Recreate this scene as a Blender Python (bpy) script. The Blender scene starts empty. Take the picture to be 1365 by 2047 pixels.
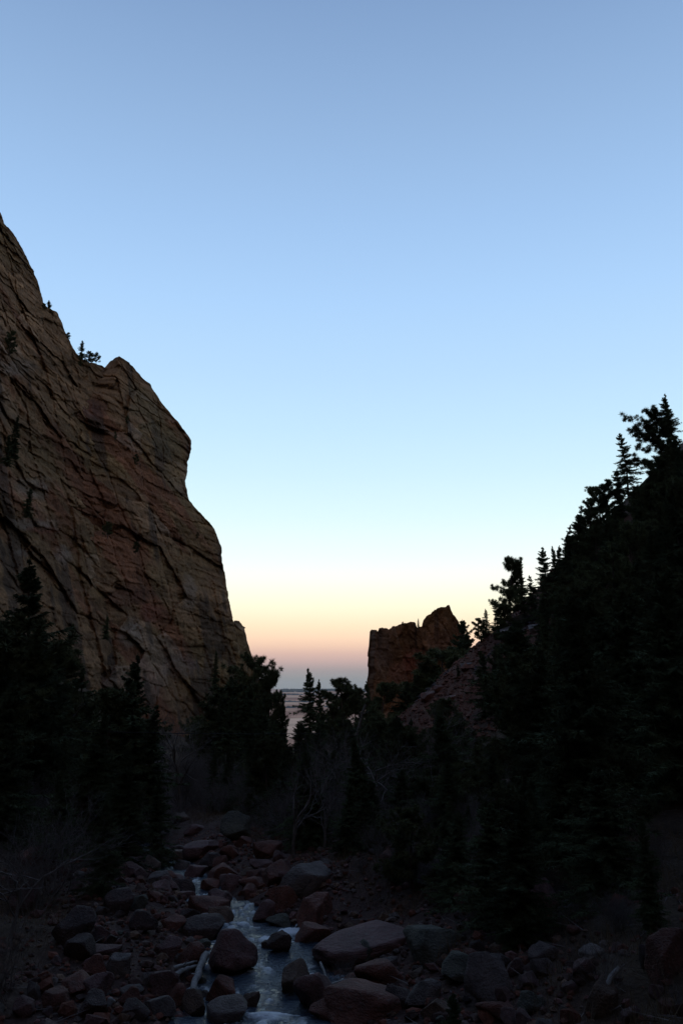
import bpy, math, random
import numpy as np
from mathutils import Vector, Matrix

# ------------------------------------------------------------------ camera, sky, sun, exposure
sc = bpy.context.scene
COL = sc.collection
CAMZ, PITCH, FPX = 6.0, math.radians(11.92), 1653.0
cd = bpy.data.cameras.new('camera')
cam = bpy.data.objects.new('camera', cd)
COL.objects.link(cam)
sc.camera = cam
cd.sensor_fit = 'VERTICAL'
cd.sensor_height = 22.3
cd.lens = 22.3 * FPX / 2047.0
cd.clip_start = 0.1
cd.clip_end = 120000
cam.location = (0, 0, CAMZ)
cam.rotation_euler = (math.pi / 2 + PITCH, 0, 0)

def s2l(c):
    c = c / 255.0
    return c / 12.92 if c <= 0.04045 else ((c + 0.055) / 1.055) ** 2.4

SUN_EL, SUN_ROT = math.radians(-1.0), math.radians(180)
w = bpy.data.worlds.new('World')
sc.world = w
w.use_nodes = True
nt = w.node_tree
bg = nt.nodes['Background']
bg.inputs[1].default_value = 1.15
tc = nt.nodes.new('ShaderNodeTexCoord')
sep = nt.nodes.new('ShaderNodeSeparateXYZ')
nt.links.new(tc.outputs['Generated'], sep.inputs[0])
ramp = nt.nodes.new('ShaderNodeValToRGB')
nt.links.new(sep.outputs['Z'], ramp.inputs[0])
# twilight gradient, by elevation alone: earth shadow, belt of Venus, pale band, blue
SKY = [(-12.0, (110, 118, 126), 1), (-0.3, (141, 147, 151), 1.03), (0.55, (150, 152, 154), 1.03), (1.1, (166, 156, 157), 1.04), (1.7, (198, 171, 166), 1.06),
       (2.25, (222, 187, 173), 1.04), (2.8, (246, 209, 183), 1.03), (3.35, (255, 222, 191), 1.05), (4.0, (255, 232, 198), 1.06), (4.9, (255, 246, 214), 1.05),
       (5.9, (255, 255, 228), 1.05), (7.3, (253, 255, 247), 1.04), (8.9, (241, 255, 255), 1.03), (11.6, (224, 251, 255), 1.01), (14.5, (210, 242, 255), 1),
       (17.5, (198, 233, 255), 1), (21.0, (187, 223, 255), 1), (26.0, (174, 212, 253), 1), (31.0, (161, 198, 241), 1), (37.0, (147, 181, 223), 1),
       (43.5, (130, 162, 205), 1), (55.0, (101, 130, 173), 1), (70.0, (79, 103, 146), 1), (88.0, (69, 91, 131), 1)]
els = ramp.color_ramp.elements
while len(els) > 1:
    els.remove(els[-1])
for i, (deg, rgb, gain) in enumerate(SKY):
    pos = max(0.0, min(1.0, (math.sin(math.radians(deg)) + 0.25) / 1.25))
    if i == 0:
        e = els[0]
        e.position = pos
    else:
        e = els.new(pos)
    e.color = tuple(s2l(c) * gain / 1.15 for c in rgb) + (1,)
mr = nt.nodes.new('ShaderNodeMapRange')
mr.inputs['From Min'].default_value = -0.25
mr.inputs['From Max'].default_value = 1.0
nt.links.new(sep.outputs['Z'], mr.inputs['Value'])
nt.links.new(mr.outputs[0], ramp.inputs[0])
sky = nt.nodes.new('ShaderNodeTexSky')
sky.sky_type = 'NISHITA'
sky.sun_disc = False
sky.sun_elevation = SUN_EL
sky.sun_rotation = SUN_ROT
add = nt.nodes.new('ShaderNodeMix')
add.data_type = 'RGBA'
add.blend_type = 'ADD'
add.inputs[0].default_value = 0.03
nt.links.new(ramp.outputs[0], add.inputs[6])
nt.links.new(sky.outputs[0], add.inputs[7])
nt.links.new(add.outputs[2], bg.inputs[0])

sd = bpy.data.lights.new('sun', 'SUN')
sun = bpy.data.objects.new('sun', sd)
COL.objects.link(sun)
sd.energy = 0.26
sd.angle = math.radians(45)
sd.color = (1.0, 0.7, 0.45)
# afterglow from the western sky, behind the camera and high enough to reach over the canyon rim
sun.rotation_euler = Vector((-0.25, 1.0, -0.62)).to_track_quat('-Z', 'Y').to_euler()

sc.view_settings.view_transform = 'Standard'
sc.view_settings.look = 'None'
sc.view_settings.exposure = 0.0
sc.view_settings.gamma = 1.0
sc.view_settings.use_curve_mapping = False
sc.cycles.max_bounces = 4
sc.cycles.diffuse_bounces = 2
sc.cycles.glossy_bounces = 2
sc.cycles.transmission_bounces = 2
sc.cycles.use_denoising = True

# ------------------------------------------------------------------ helpers
CP, SP = math.cos(PITCH), math.sin(PITCH)
rng = np.random.default_rng(7)
random.seed(7)

def at(px, py, D):
    """Point seen at photo pixel (px, py) standing D metres ahead of the camera (numpy ok)."""
    px, py, D = np.asarray(px, float), np.asarray(py, float), np.asarray(D, float)
    u = (1023.5 - py) / FPX
    Y = CP - u * SP
    Z = SP + u * CP
    k = D / Y
    return np.stack(np.broadcast_arrays((px - 682.5) / FPX * k, D, CAMZ + Z * k), -1)

def hash3(ix, iy, iz, seed=0):
    n = (ix.astype(np.int64) * 374761393 + iy.astype(np.int64) * 668265263 + iz.astype(np.int64) * 2147483647 + seed * 974711) & 0xffffffff
    n = ((n ^ (n >> 13)) * 1274126177) & 0xffffffff
    n = ((n ^ (n >> 16)) * 2246822519) & 0xffffffff
    return ((n ^ (n >> 15)) & 0xffffff) / float(0xffffff)

def vnoise(p, seed=0):
    i = np.floor(p)
    f = p - i
    f = f * f * f * (f * (f * 6 - 15) + 10)
    x, y, z = i[..., 0], i[..., 1], i[..., 2]
    r = 0
    for dx in (0, 1):
        wx = f[..., 0] if dx else 1 - f[..., 0]
        for dy in (0, 1):
            wy = f[..., 1] if dy else 1 - f[..., 1]
            for dz in (0, 1):
                wz = f[..., 2] if dz else 1 - f[..., 2]
                r = r + wx * wy * wz * hash3(x + dx, y + dy, z + dz, seed)
    return r * 2 - 1

def fbm(p, oct=4, seed=0, gain=0.5):
    a, s, t = 1.0, 0.0, 0.0
    for o in range(oct):
        s = s + a * vnoise(p * (2.03 ** o) + o * 17.3, seed + o)
        t += a
        a *= gain
    return s / t

def ridged(p, oct=4, seed=0):
    a, s, t = 1.0, 0.0, 0.0
    for o in range(oct):
        s = s + a * (1 - np.abs(vnoise(p * (2.03 ** o) + o * 9.1, seed + o)))
        t += a
        a *= 0.5
    return s / t

def voro2(a, b, seed=0):
    """2-D cells: F2-F1, a random number per cell and the height of a randomly tilted facet on each cell (about -0.5..0.5)."""
    ia, ib = np.floor(a), np.floor(b)
    f1 = np.full(a.shape, 9.0)
    f2 = np.full(a.shape, 9.0)
    cid = np.zeros(a.shape)
    fac = np.zeros(a.shape)
    z = np.zeros_like(ia)
    for da in (-1, 0, 1):
        for db in (-1, 0, 1):
            ca, cb = ia + da, ib + db
            qa = ca + 0.08 + 0.84 * hash3(ca, cb, z, seed)
            qb = cb + 0.08 + 0.84 * hash3(ca, cb, z + 1, seed)
            d = np.abs(qa - a) ** 1.5 + np.abs(qb - b) ** 1.5
            d = d ** (1 / 1.5)
            c = hash3(ca, cb, z + 2, seed)
            g = (hash3(ca, cb, z + 3, seed) - .5) * (a - qa) + (hash3(ca, cb, z + 4, seed) - .5) * (b - qb)
            near = d < f1
            f2 = np.where(near, f1, np.minimum(f2, d))
            cid = np.where(near, c, cid)
            fac = np.where(near, (c - .5) * .6 + g * 1.3, fac)
            f1 = np.where(near, d, f1)
    return f2 - f1, cid, fac

def sstep(a, b, x):
    t = np.clip((x - a) / (b - a), 0, 1)
    return t * t * (3 - 2 * t)

def np_mesh(name, verts, faces, smooth=True, col=None, mats=()):
    verts = np.ascontiguousarray(verts, np.float32).reshape(-1, 3)
    faces = np.ascontiguousarray(faces, np.int32)
    k = faces.shape[1]
    me = bpy.data.meshes.new(name)
    me.vertices.add(len(verts))
    me.vertices.foreach_set('co', verts.ravel())
    me.loops.add(faces.size)
    me.loops.foreach_set('vertex_index', faces.ravel())
    me.polygons.add(len(faces))
    me.polygons.foreach_set('loop_start', np.arange(0, faces.size, k, dtype=np.int32))
    me.polygons.foreach_set('loop_total', np.full(len(faces), k, np.int32))
    me.polygons.foreach_set('use_smooth', np.full(len(faces), smooth, bool))
    me.update(calc_edges=True)
    me.validate()
    if col is not None:
        at_ = me.attributes.new('col', 'FLOAT_COLOR', 'POINT')
        c = np.ones((len(verts), 4), np.float32)
        c[:, :3] = np.asarray(col).reshape(-1, 3)
        at_.data.foreach_set('color', c.ravel())
    for m in mats:
        me.materials.append(m)
    return me

def grid_faces(R, C):
    i = np.arange(R * C).reshape(R, C)
    return np.stack([i[:-1, :-1], i[:-1, 1:], i[1:, 1:], i[1:, :-1]], -1).reshape(-1, 4)

def link(name, data, parent=None):
    o = bpy.data.objects.new(name, data)
    COL.objects.link(o)
    if parent:
        o.parent = parent
    return o

def tag(o, label, cat=None, group=None, kind=None):
    if label:
        o['label'] = label
    if cat:
        o['category'] = cat
    if group:
        o['group'] = group
    if kind:
        o['kind'] = kind
    return o

# ------------------------------------------------------------------ materials
def mat(name, rough=0.9, spec=0.3):
    m = bpy.data.materials.new(name)
    m.use_nodes = True
    b = m.node_tree.nodes['Principled BSDF']
    b.inputs['Roughness'].default_value = rough
    b.inputs['Specular IOR Level'].default_value = spec
    return m, m.node_tree, b

def node(t, kind, **kw):
    n = t.nodes.new(kind)
    for k, v in kw.items():
        setattr(n, k, v)
    return n

def noise_node(t, scale, detail=6, rough=0.6, vec=None):
    n = node(t, 'ShaderNodeTexNoise')
    n.inputs['Scale'].default_value = scale
    n.inputs['Detail'].default_value = detail
    n.inputs['Roughness'].default_value = rough
    if vec:
        t.links.new(vec, n.inputs['Vector'])
    return n

def vary(t, base_out, fac_out, lo, hi):
    """base colour times lo..hi by a noise."""
    m = node(t, 'ShaderNodeMapRange')
    m.inputs['From Min'].default_value = 0.25
    m.inputs['From Max'].default_value = 0.75
    m.inputs['To Min'].default_value = lo
    m.inputs['To Max'].default_value = hi
    t.links.new(fac_out, m.inputs['Value'])
    x = node(t, 'ShaderNodeMix', data_type='RGBA', blend_type='MULTIPLY')
    x.inputs[0].default_value = 1.0
    t.links.new(base_out, x.inputs[6])
    c = node(t, 'ShaderNodeCombineColor')
    for k in range(3):
        t.links.new(m.outputs[0], c.inputs[k])
    t.links.new(c.outputs[0], x.inputs[7])
    return x.outputs[2]

def bump(t, b, h, strength, dist):
    n = node(t, 'ShaderNodeBump')
    n.inputs['Strength'].default_value = strength
    n.inputs['Distance'].default_value = dist
    t.links.new(h, n.inputs['Height'])
    t.links.new(n.outputs[0], b.inputs['Normal'])

def attr_rock(name, s1, s2, bd):
    m, t, b = mat(name, 0.95, 0.15)
    a = node(t, 'ShaderNodeAttribute', attribute_name='col')
    g = node(t, 'ShaderNodeNewGeometry')
    n1 = noise_node(t, s1, 8, 0.65, g.outputs['Position'])
    n2 = noise_node(t, s2, 6, 0.6, g.outputs['Position'])
    c = vary(t, a.outputs['Color'], n1.outputs[0], 0.55, 1.45)
    c = vary(t, c, n2.outputs[0], 0.7, 1.3)
    t.links.new(c, b.inputs['Base Color'])
    bump(t, b, n1.outputs[0], 0.8, bd)
    return m

M_CLIFF = attr_rock('cliff_rock', 0.6, 2.5, 0.8)
M_GROUND = attr_rock('soil', 2.2, 11.0, 0.25)

def boulder_mat():
    m, t, b = mat('boulder_rock', 0.75, 0.35)
    oi = node(t, 'ShaderNodeObjectInfo')
    tcn = node(t, 'ShaderNodeTexCoord')
    mp = node(t, 'ShaderNodeVectorMath', operation='ADD')
    t.links.new(tcn.outputs['Object'], mp.inputs[0])
    t.links.new(oi.outputs['Random'], mp.inputs[1])
    n1 = noise_node(t, 1.6, 8, 0.62, mp.outputs[0])
    n2 = noise_node(t, 9.0, 6, 0.6, mp.outputs[0])
    n3 = noise_node(t, 30.0, 3, 0.6, mp.outputs[0])
    # lichen and pale mineral blotches
    r = node(t, 'ShaderNodeValToRGB')
    r.color_ramp.elements[0].position = 0.56
    r.color_ramp.elements[1].position = 0.66
    t.links.new(n2.outputs[0], r.inputs[0])
    x = node(t, 'ShaderNodeMix', data_type='RGBA')
    lc = node(t, 'ShaderNodeRGB')
    lc.outputs[0].default_value = (0.2, 0.165, 0.145, 1)
    f = node(t, 'ShaderNodeMath', operation='MULTIPLY')
    t.links.new(r.outputs[0], f.inputs[0])
    f.inputs[1].default_value = 0.45
    t.links.new(f.outputs[0], x.inputs[0])
    t.links.new(oi.outputs['Color'], x.inputs[6])
    t.links.new(lc.outputs[0], x.inputs[7])
    c = vary(t, x.outputs[2], n1.outputs[0], 0.45, 1.5)
    c = vary(t, c, n3.outputs[0], 0.75, 1.25)
    t.links.new(c, b.inputs['Base Color'])
    bump(t, b, n2.outputs[0], 0.9, 0.1)
    return m

M_BOULDER = boulder_mat()

def simple(name, rgb, rough=0.9, scale=8.0, lo=0.6, hi=1.4, spec=0.25, obj_var=0.0):
    m, t, b = mat(name, rough, spec)
    c = node(t, 'ShaderNodeRGB')
    c.outputs[0].default_value = (*rgb, 1)
    g = node(t, 'ShaderNodeNewGeometry')
    n = noise_node(t, scale, 5, 0.6, g.outputs['Position'])
    out = vary(t, c.outputs[0], n.outputs[0], lo, hi)
    if obj_var:
        oi = node(t, 'ShaderNodeObjectInfo')
        mm = node(t, 'ShaderNodeMapRange')
        mm.inputs['From Min'].default_value = 0
        mm.inputs['From Max'].default_value = 1
        mm.inputs['To Min'].default_value = 1 - obj_var
        mm.inputs['To Max'].default_value = 1 + obj_var
        t.links.new(oi.outputs['Random'], mm.inputs['Value'])
        x = node(t, 'ShaderNodeMix', data_type='RGBA', blend_type='MULTIPLY')
        x.inputs[0].default_value = 1.0
        cc = node(t, 'ShaderNodeCombineColor')
        for k in range(3):
            t.links.new(mm.outputs[0], cc.inputs[k])
        t.links.new(out, x.inputs[6])
        t.links.new(cc.outputs[0], x.inputs[7])
        out = x.outputs[2]
    t.links.new(out, b.inputs['Base Color'])
    return m

M_SPRUCE = simple('spruce_needles', (0.086, 0.105, 0.052), 0.85, 1.5, 0.6, 1.4, 0.1, 0.3)
M_PINE = simple('pine_needles', (0.096, 0.105, 0.05), 0.85, 1.5, 0.6, 1.4, 0.1, 0.3)
M_BARK = simple('conifer_bark', (0.085, 0.06, 0.048), 0.95, 12)
M_PALEBARK = simple('pale_bark', (0.14, 0.118, 0.105), 0.9, 10)
M_TWIG = simple('twigs', (0.17, 0.14, 0.125), 0.9, 6)
M_DRIFT = simple('driftwood', (0.27, 0.25, 0.23), 0.85, 14)
M_GRASS = simple('dry_grass', (0.17, 0.115, 0.065), 0.9, 3)
M_CABLE = simple('cable_steel', (0.03, 0.03, 0.03), 0.6, 5)

# ------------------------------------------------------------------ terrain
YC = np.array([-400, -60, 0, 10, 16.8, 20.9, 23.9, 28, 34, 40, 50, 70, 100, 150, 250, 400, 900, 2000.])
XC = np.array([20, 2, -1.0, -1.2, -1.45, -1.65, -2.4, -4.0, -6.0, -8.0, -12, -17, -21, -22, -19, -16, -30, -60.])
YZ = np.array([-400, -60, 0, 12, 16.6, 17.2, 22.0, 22.8, 27.6, 28.6, 34, 45, 80, 150, 300, 450, 800, 1500, 2000.])
ZC = np.array([16, 3, .5, .28, .16, -.02, -.1, -.38, -.46, -.76, -1.05, -1.9, -4.2, -8, -20, -38, -84, -150, -154.])
xc_f = lambda y: np.interp(y, YC, XC)
zc_f = lambda y: np.interp(y, YZ, ZC)

def ground(x, y, detail=True):
    x, y = np.broadcast_arrays(np.asarray(x, float), np.asarray(y, float))
    xc, zc = xc_f(y), zc_f(y)
    d = x - xc
    wide = np.interp(y, [0, 23, 27, 45, 100], [1, 1, .62, .7, 2.0])
    q = np.abs(d) / wide
    left = np.interp(q, [0, 1.0, 1.6, 2.3, 5, 9, 14, 20], [-.5, -.42, -.03, .2, .55, 1.1, 2.0, 4.2])
    near = np.interp(q, [0, 1.0, 1.6, 2.3, 5, 8, 12, 20], [-.5, -.42, -.03, .2, 1.15, 2.2, 3.2, 4.6])
    far = np.interp(q, [0, 1.0, 1.6, 2.3, 5, 9, 14, 20], [-.5, -.42, -.03, .2, .8, 1.35, 1.7, 2.0])
    wn = 1 - sstep(17, 34, y)
    z = zc + np.where(d < 0, left, near * wn + far * (1 - wn))
    fade = 1 - sstep(380, 900, y)
    # talus under the cliff
    sl = np.interp(y, [0, 40, 90, 400], [.3, .42, .6, .55])
    z = z + sl * np.maximum(0, -d - 16) * (d < 0) * fade
    # forested hill
    x0 = np.interp(y, [-200, 0, 20, 45, 60, 80, 110, 130, 150, 156, 180, 230, 300, 600], [9, 10, 13, 21, 19, 11, 5, 0, 1, 3, 24, 46, 70, 110])
    s2 = np.interp(y, [-200, 0, 40, 70, 110, 150, 180, 230, 400], [.6, .5, .5, .7, .95, .87, .7, .6, .4])
    h = x - x0
    z = z + s2 * np.where(h > 0, np.where(h < 4, h * h / 8.0, h - 2), 0) * fade
    # unseen hillside closing the canyon behind the camera, added to block western sky light
    z = z + np.minimum(95, 1.1 * np.maximum(0, -y - 18))
    # unseen steep sides beside the camera, raised to cut skylight inside the canyon
    yy = np.clip(y, -60, 140)
    fs = 1 - sstep(110, 170, y)
    z = z + np.minimum(120, 1.5 * np.maximum(0, -x - (.55 * np.maximum(yy, 0) + 17))) * fs
    fr_ = 1 - sstep(230, 330, y)
    z = z + np.minimum(130, 1.3 * np.maximum(0, x - (.5 * np.clip(y, 0, 320) + 17))) * fr_
    # the land falls away to the plain on both sides beyond the canyon mouth
    k = sstep(700, 1500, y)
    z = z * (1 - k) + (-151) * k
    if detail:
        p = np.stack([x, y, np.zeros_like(x)], -1)
        amp = np.clip(np.abs(d) - 1.2, 0, 2) / 2 * fade
        z = z + amp * (0.22 * fbm(p / 1.3, 3, 3) + 0.5 * fbm(p / 6.0, 3, 5) * sstep(4, 10, np.abs(d)) + 1.8 * fbm(p / 26.0, 3, 6) * sstep(20, 45, np.abs(d)))
        z = z + amp * sstep(60, 110, y) * sstep(3, 10, h) * 1.6 * (ridged(p / 9.0, 3, 8) - .6)
    return z

def gz(x, y):
    return float(ground(np.array([x]), np.array([y]))[0])

def hit(px, py, d0=6.0, d1=400.0, lift=0.0):
    """Where the line of sight through a photo pixel meets the ground (or the creek's surface)."""
    D = np.geomspace(d0, d1, 1600)
    p = at(px, py, D)
    g = np.maximum(ground(p[:, 0], p[:, 1]), zc_f(p[:, 1]) - 0.05) + lift
    k = np.argmax(p[:, 2] <= g)
    return p[k] if p[k, 2] <= g[k] else p[-1]

def axis(pts):
    out = []
    for (a, b, s) in pts:
        out += list(np.arange(a, b, s))
    out.append(pts[-1][1])
    return np.array(out)

gx = np.concatenate([[-900, -600, -400, -300, -230], axis([(-180, -70, 4), (-70, -26, 1.4), (-26, -12, .6), (-12, 12, .2), (12, 30, .6), (30, 80, 1.4), (80, 180, 4)]), [230, 300, 400, 600, 900]])
gy = np.concatenate([[-400, -300, -220, -160, -120, -90, -70, -50, -36, -26, -18, -10, -4, 2, 6], axis([(8, 32, .2), (32, 60, .45), (60, 180, 1.1), (180, 320, 3), (320, 700, 12)]), [760, 860, 1000, 1200, 1400, 1600]])
GX, GY = np.meshgrid(gx, gy)
GZ = ground(GX, GY)
gp = np.stack([GX, GY, GZ], -1)
# soil: grey-brown duff, rust-red talus, paler dry grass, cobble-grey creek bed
d_ = np.abs(GX - xc_f(GY))
p_ = np.stack([GX, GY, GZ * 0], -1)
n1 = sstep(.3, .7, fbm(p_ / 4.0, 5, 21, .65) * .5 + .5)
n2 = fbm(p_ / 2.0, 3, 22) * .5 + .5
duff, red, bed, drygr = np.array([.052, .034, .025]), np.array([.14, .058, .038]), np.array([.08, .046, .037]), np.array([.082, .054, .034])
c_ = duff * (1 - n1[..., None]) + drygr * n1[..., None]
wr = sstep(85, 115, GY) * sstep(-6, 4, GX) * (1 - sstep(34, 52, GX)) * (1 - sstep(190, 260, GY))
wr = np.clip(wr * (.55 + .7 * n2), 0, 1)[..., None]
c_ = c_ * (1 - wr) + red * wr
wp = (sstep(34, 44, GY) * (1 - sstep(66, 80, GY)) * sstep(1, 4, GX) * (1 - sstep(22, 30, GX)))[..., None]
c_ = c_ * (1 - .8 * wp) + np.array([.17, .09, .06]) * .8 * wp
wb = ((1 - sstep(3.0, 6.5, d_)) * (1 - sstep(70, 100, GY)))[..., None]
c_ = c_ * (1 - wb) + bed * wb
terrain = link('ground', np_mesh('ground', gp, grid_faces(*GX.shape), True, c_, (M_GROUND,)))
tag(terrain, 'brown canyon floor and rust-red slopes of soil and talus', None, None, 'structure')

# the plain beyond the canyon mouth: pale dry fields to the horizon
def plain_mat():
    m, t, b = mat('prairie', 0.95, 0.1)
    g = node(t, 'ShaderNodeNewGeometry')
    mp = node(t, 'ShaderNodeMapping')
    mp.inputs['Scale'].default_value = (1 / 900, 1 / 1500, 0)
    t.links.new(g.outputs['Position'], mp.inputs[0])
    v = node(t, 'ShaderNodeTexVoronoi', distance='CHEBYCHEV')
    v.inputs['Scale'].default_value = 1.0
    t.links.new(mp.outputs[0], v.inputs['Vector'])
    s = node(t, 'ShaderNodeSeparateColor')
    t.links.new(v.outputs['Color'], s.inputs[0])
    r = node(t, 'ShaderNodeValToRGB')
    e = r.color_ramp.elements
    e[0].position, e[0].color = 0.0, (.27, .12, .085, 1)
    e[1].position, e[1].color = 1.0, (.62, .385, .265, 1)
    q = e.new(.55)
    q.color = (.48, .25, .165, 1)
    t.links.new(s.outputs[0], r.inputs[0])
    n = noise_node(t, .004, 6, .6, g.outputs['Position'])
    c = vary(t, r.outputs[0], n.outputs[0], .7, 1.3)
    t.links.new(c, b.inputs['Base Color'])
    return m

px_ = np.array([-60000, -20000, -6000, -2500, -900, 0, 900, 2500, 6000, 20000, 60000.])
py_ = np.array([1100, 1500, 2200, 3200, 4600, 6500, 9000, 13000, 19000, 28000, 42000, 60000.])
PX, PY = np.meshgrid(px_, py_)
plain = link('plain', np_mesh('plain', np.stack([PX, PY, np.full_like(PX, -152.0)], -1), grid_faces(*PX.shape), True, None, (plain_mat(),)))
tag(plain, 'pale dry prairie reaching to the flat horizon', None, None, 'structure')

# ------------------------------------------------------------------ cliffs
STR = np.array([0.32, 0.947])          # strike of the big wall

def relief(P, seed, strength=1.0, theta=57.0, strike=STR, hz_bias=0.0, along=.45):
    """Rock relief in metres (positive = towards the viewer) and colours."""
    s = (P[..., 0] * strike[0] + P[..., 1] * strike[1]) * along      # beds and slabs run long along the wall
    z = P[..., 2]
    th = math.radians(theta)
    q = np.stack([s, z, np.zeros_like(s)], -1)
    wp = 2.2 * fbm(q / 30.0, 2, seed + 40) + .4 * fbm(q / 7.0, 2, seed + 42)
    wq = .2 * fbm(q / 2.5, 3, seed + 41)
    hz = sstep(-.05, .25, fbm(q / 40.0, 2, seed + 11) + hz_bias)           # where bedding shows as ledges
    def turned(deg):
        t_ = math.radians(deg)
        return s * math.cos(t_) - z * math.sin(t_) + wp, s * math.sin(t_) + z * math.cos(t_) + wp * .5 + wq
    a, b = turned(theta)
    a2, b2 = turned(theta - 24)
    a3, b3 = turned(8)
    a4, b4 = turned(84)
    r = 7.0 * fbm(q / 50.0, 3, seed) + 1.6 * fbm(q / 12.0, 3, seed + 17)
    e1, c1, h1 = voro2(a / 30.0, b / 15.0, seed + 1)
    brk = sstep(-.25, .25, fbm(q / 8.0, 3, seed + 50))                      # joints open and close along their length
    r = r + 5.0 * h1 - .9 * brk * (1 - sstep(0, .05, e1))
    e2, c2, h2 = voro2(a2 / 10.0, b2 / 6.5, seed + 2)
    r = r + 2.2 * h2 - .5 * (1 - brk) * (1 - sstep(0, .05, e2))
    e3, c3, h3 = voro2(a3 / 4.2, b3 / 3.0, seed + 3)
    r = r + 1.0 * h3 - .2 * (1 - sstep(0, .09, e3)) * (c2 > .6)
    e4, c4, h4 = voro2(a / 1.9 + 5, b / 1.4, seed + 4)
    e7, c7, h7 = voro2(a4 / 42.0, b4 / 6.0, seed + 19)
    r = r + 1.6 * h7 - .9 * (1 - sstep(0, .05, e7)) * (c7 > .35)
    r = r + .4 * h4
    e5, c5, h5 = voro2(a3 / 11.0, b3 / 2.6, seed + 6)
    e6, c6, h6 = voro2(a3 / 4.0, b3 / 1.1, seed + 9)
    r = r + hz * (1.3 * h5 + .5 * h6 - .4 * brk * (1 - sstep(0, .12, e5)))
    q2 = np.stack([a / 40.0, b / 6.0, np.zeros_like(a)], -1)
    r = r + .45 * fbm(q / 1.7, 4, seed + 7, .6)
    # colours of the stone itself
    tan, olive, red, pale, dark = [np.array(v) for v in ((.21, .115, .058), (.185, .11, .05), (.185, .07, .036), (.24, .165, .118), (.062, .04, .029))]
    n = fbm(q / 18.0, 4, seed + 12)[..., None]
    col = tan + (olive - tan) * sstep(-.2, .3, n)
    nr = fbm(q2 * .8 + 3.3, 4, seed + 13)[..., None]
    col = col + (red - col) * (.8 * sstep(.08, .34, nr))
    pl = sstep(.72, .8, c2 * .6 + c1 * .4)[..., None]
    col = col + (pale - col) * (.5 * pl)
    st = fbm(np.stack([s / 2.6, z / 26.0, z * 0], -1), 4, seed + 14)[..., None]
    col = col + (dark - col) * (.75 * sstep(.16, .38, st))
    bands = fbm(np.stack([s / 60, z / 1.3, z * 0], -1), 3, seed + 15)[..., None]
    col = col * (1 + .5 * hz[..., None] * bands)
    col = col * (.78 + .44 * c3[..., None]) * (.8 + .4 * c2[..., None]) * (.9 + .2 * c4[..., None])
    return r * strength, np.clip(col, .02, .45)

def rock_sheet(name, PXg, PYg, Dg, seed, strength, theta, wrap_right, wrap_left, wrap_top, tint=None, strike=STR, spots=(), hz_bias=0.0, along=.45):
    """A cliff face: grid of sight points with depth, broken up by relief, wrapped round its rims to the back."""
    P = at(PXg, PYg, Dg)
    r, col = relief(P, seed, strength, theta, strike, hz_bias, along)
    for (sx, sy, rx, ry, rgb, k) in spots:
        e = 1 - sstep(.5, 1.1, np.hypot((PXg - sx) / rx, (PYg - sy) / ry) + .35 * fbm(np.stack([PXg / 14, PYg / 14, PXg * 0], -1), 3, 77))
        col = col * (1 - k * e[..., None]) + np.array(rgb) * k * e[..., None]
    if tint is not None:
        col = col * np.array(tint)
    D2 = Dg - r
    # rims: roll off to the back instead of ending in a paper edge
    cols = [(PXg, PYg, D2, col)]
    def ext(A, B):
        return [np.concatenate([x, y], 1) for x, y in zip(A, B)]
    G = [PXg, PYg, D2]
    if wrap_right:
        e = [[], [], []]
        for dx, dd in ((-.3, 3), (-1.5, 8), (-4, 20), (-10, 45), (-22, 80)):
            e[0].append(PXg[:, -1:] + dx); e[1].append(PYg[:, -1:] + abs(dx) * .6); e[2].append(Dg[:, -1:] + dd)
        e = [np.concatenate(v, 1) for v in e]
        G = ext(G, e); col = np.concatenate([col, np.repeat(col[:, -1:], 5, 1)], 1)
    if wrap_left:
        e = [[], [], []]
        for dx, dd in ((22, 70), (10, 40), (4, 18), (1.5, 7), (.3, 3)):
            e[0].append(PXg[:, :1] + dx); e[1].append(PYg[:, :1] + abs(dx) * .6); e[2].append(Dg[:, :1] + dd)
        e = [np.concatenate(v, 1) for v in e]
        G = ext(e, G); col = np.concatenate([np.repeat(col[:, :1], 5, 1), col], 1)
    if wrap_top:
        e = [[], [], []]
        for dy, dd in ((22, 60), (10, 32), (4, 15), (1.2, 6), (.2, 2)):
            e[0].append(G[0][:1]); e[1].append(G[1][:1] + dy); e[2].append(G[2][:1] + dd)
        e = [np.concatenate(v, 0) for v in e]
        G = [np.concatenate([x, y], 0) for x, y in zip(e, G)]
        col = np.concatenate([np.repeat(col[:1], 5, 0), col], 0)
    V = at(*G)
    # small-scale break-up sideways too, so that the outline is rough rock
    V = V + np.stack([.45 * fbm(V / 2.2, 4, seed + 30), .3 * fbm(V / 2.2, 3, seed + 31), .45 * fbm(V / 2.4, 4, seed + 32)], -1) * strength
    return link(name, np_mesh(name, V, grid_faces(*G[0].shape), True, col, (M_CLIFF,)))

def wall_depth(px, py):
    return 150 + px / 505.0 * 150 + (1300 - py) * .055

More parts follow.
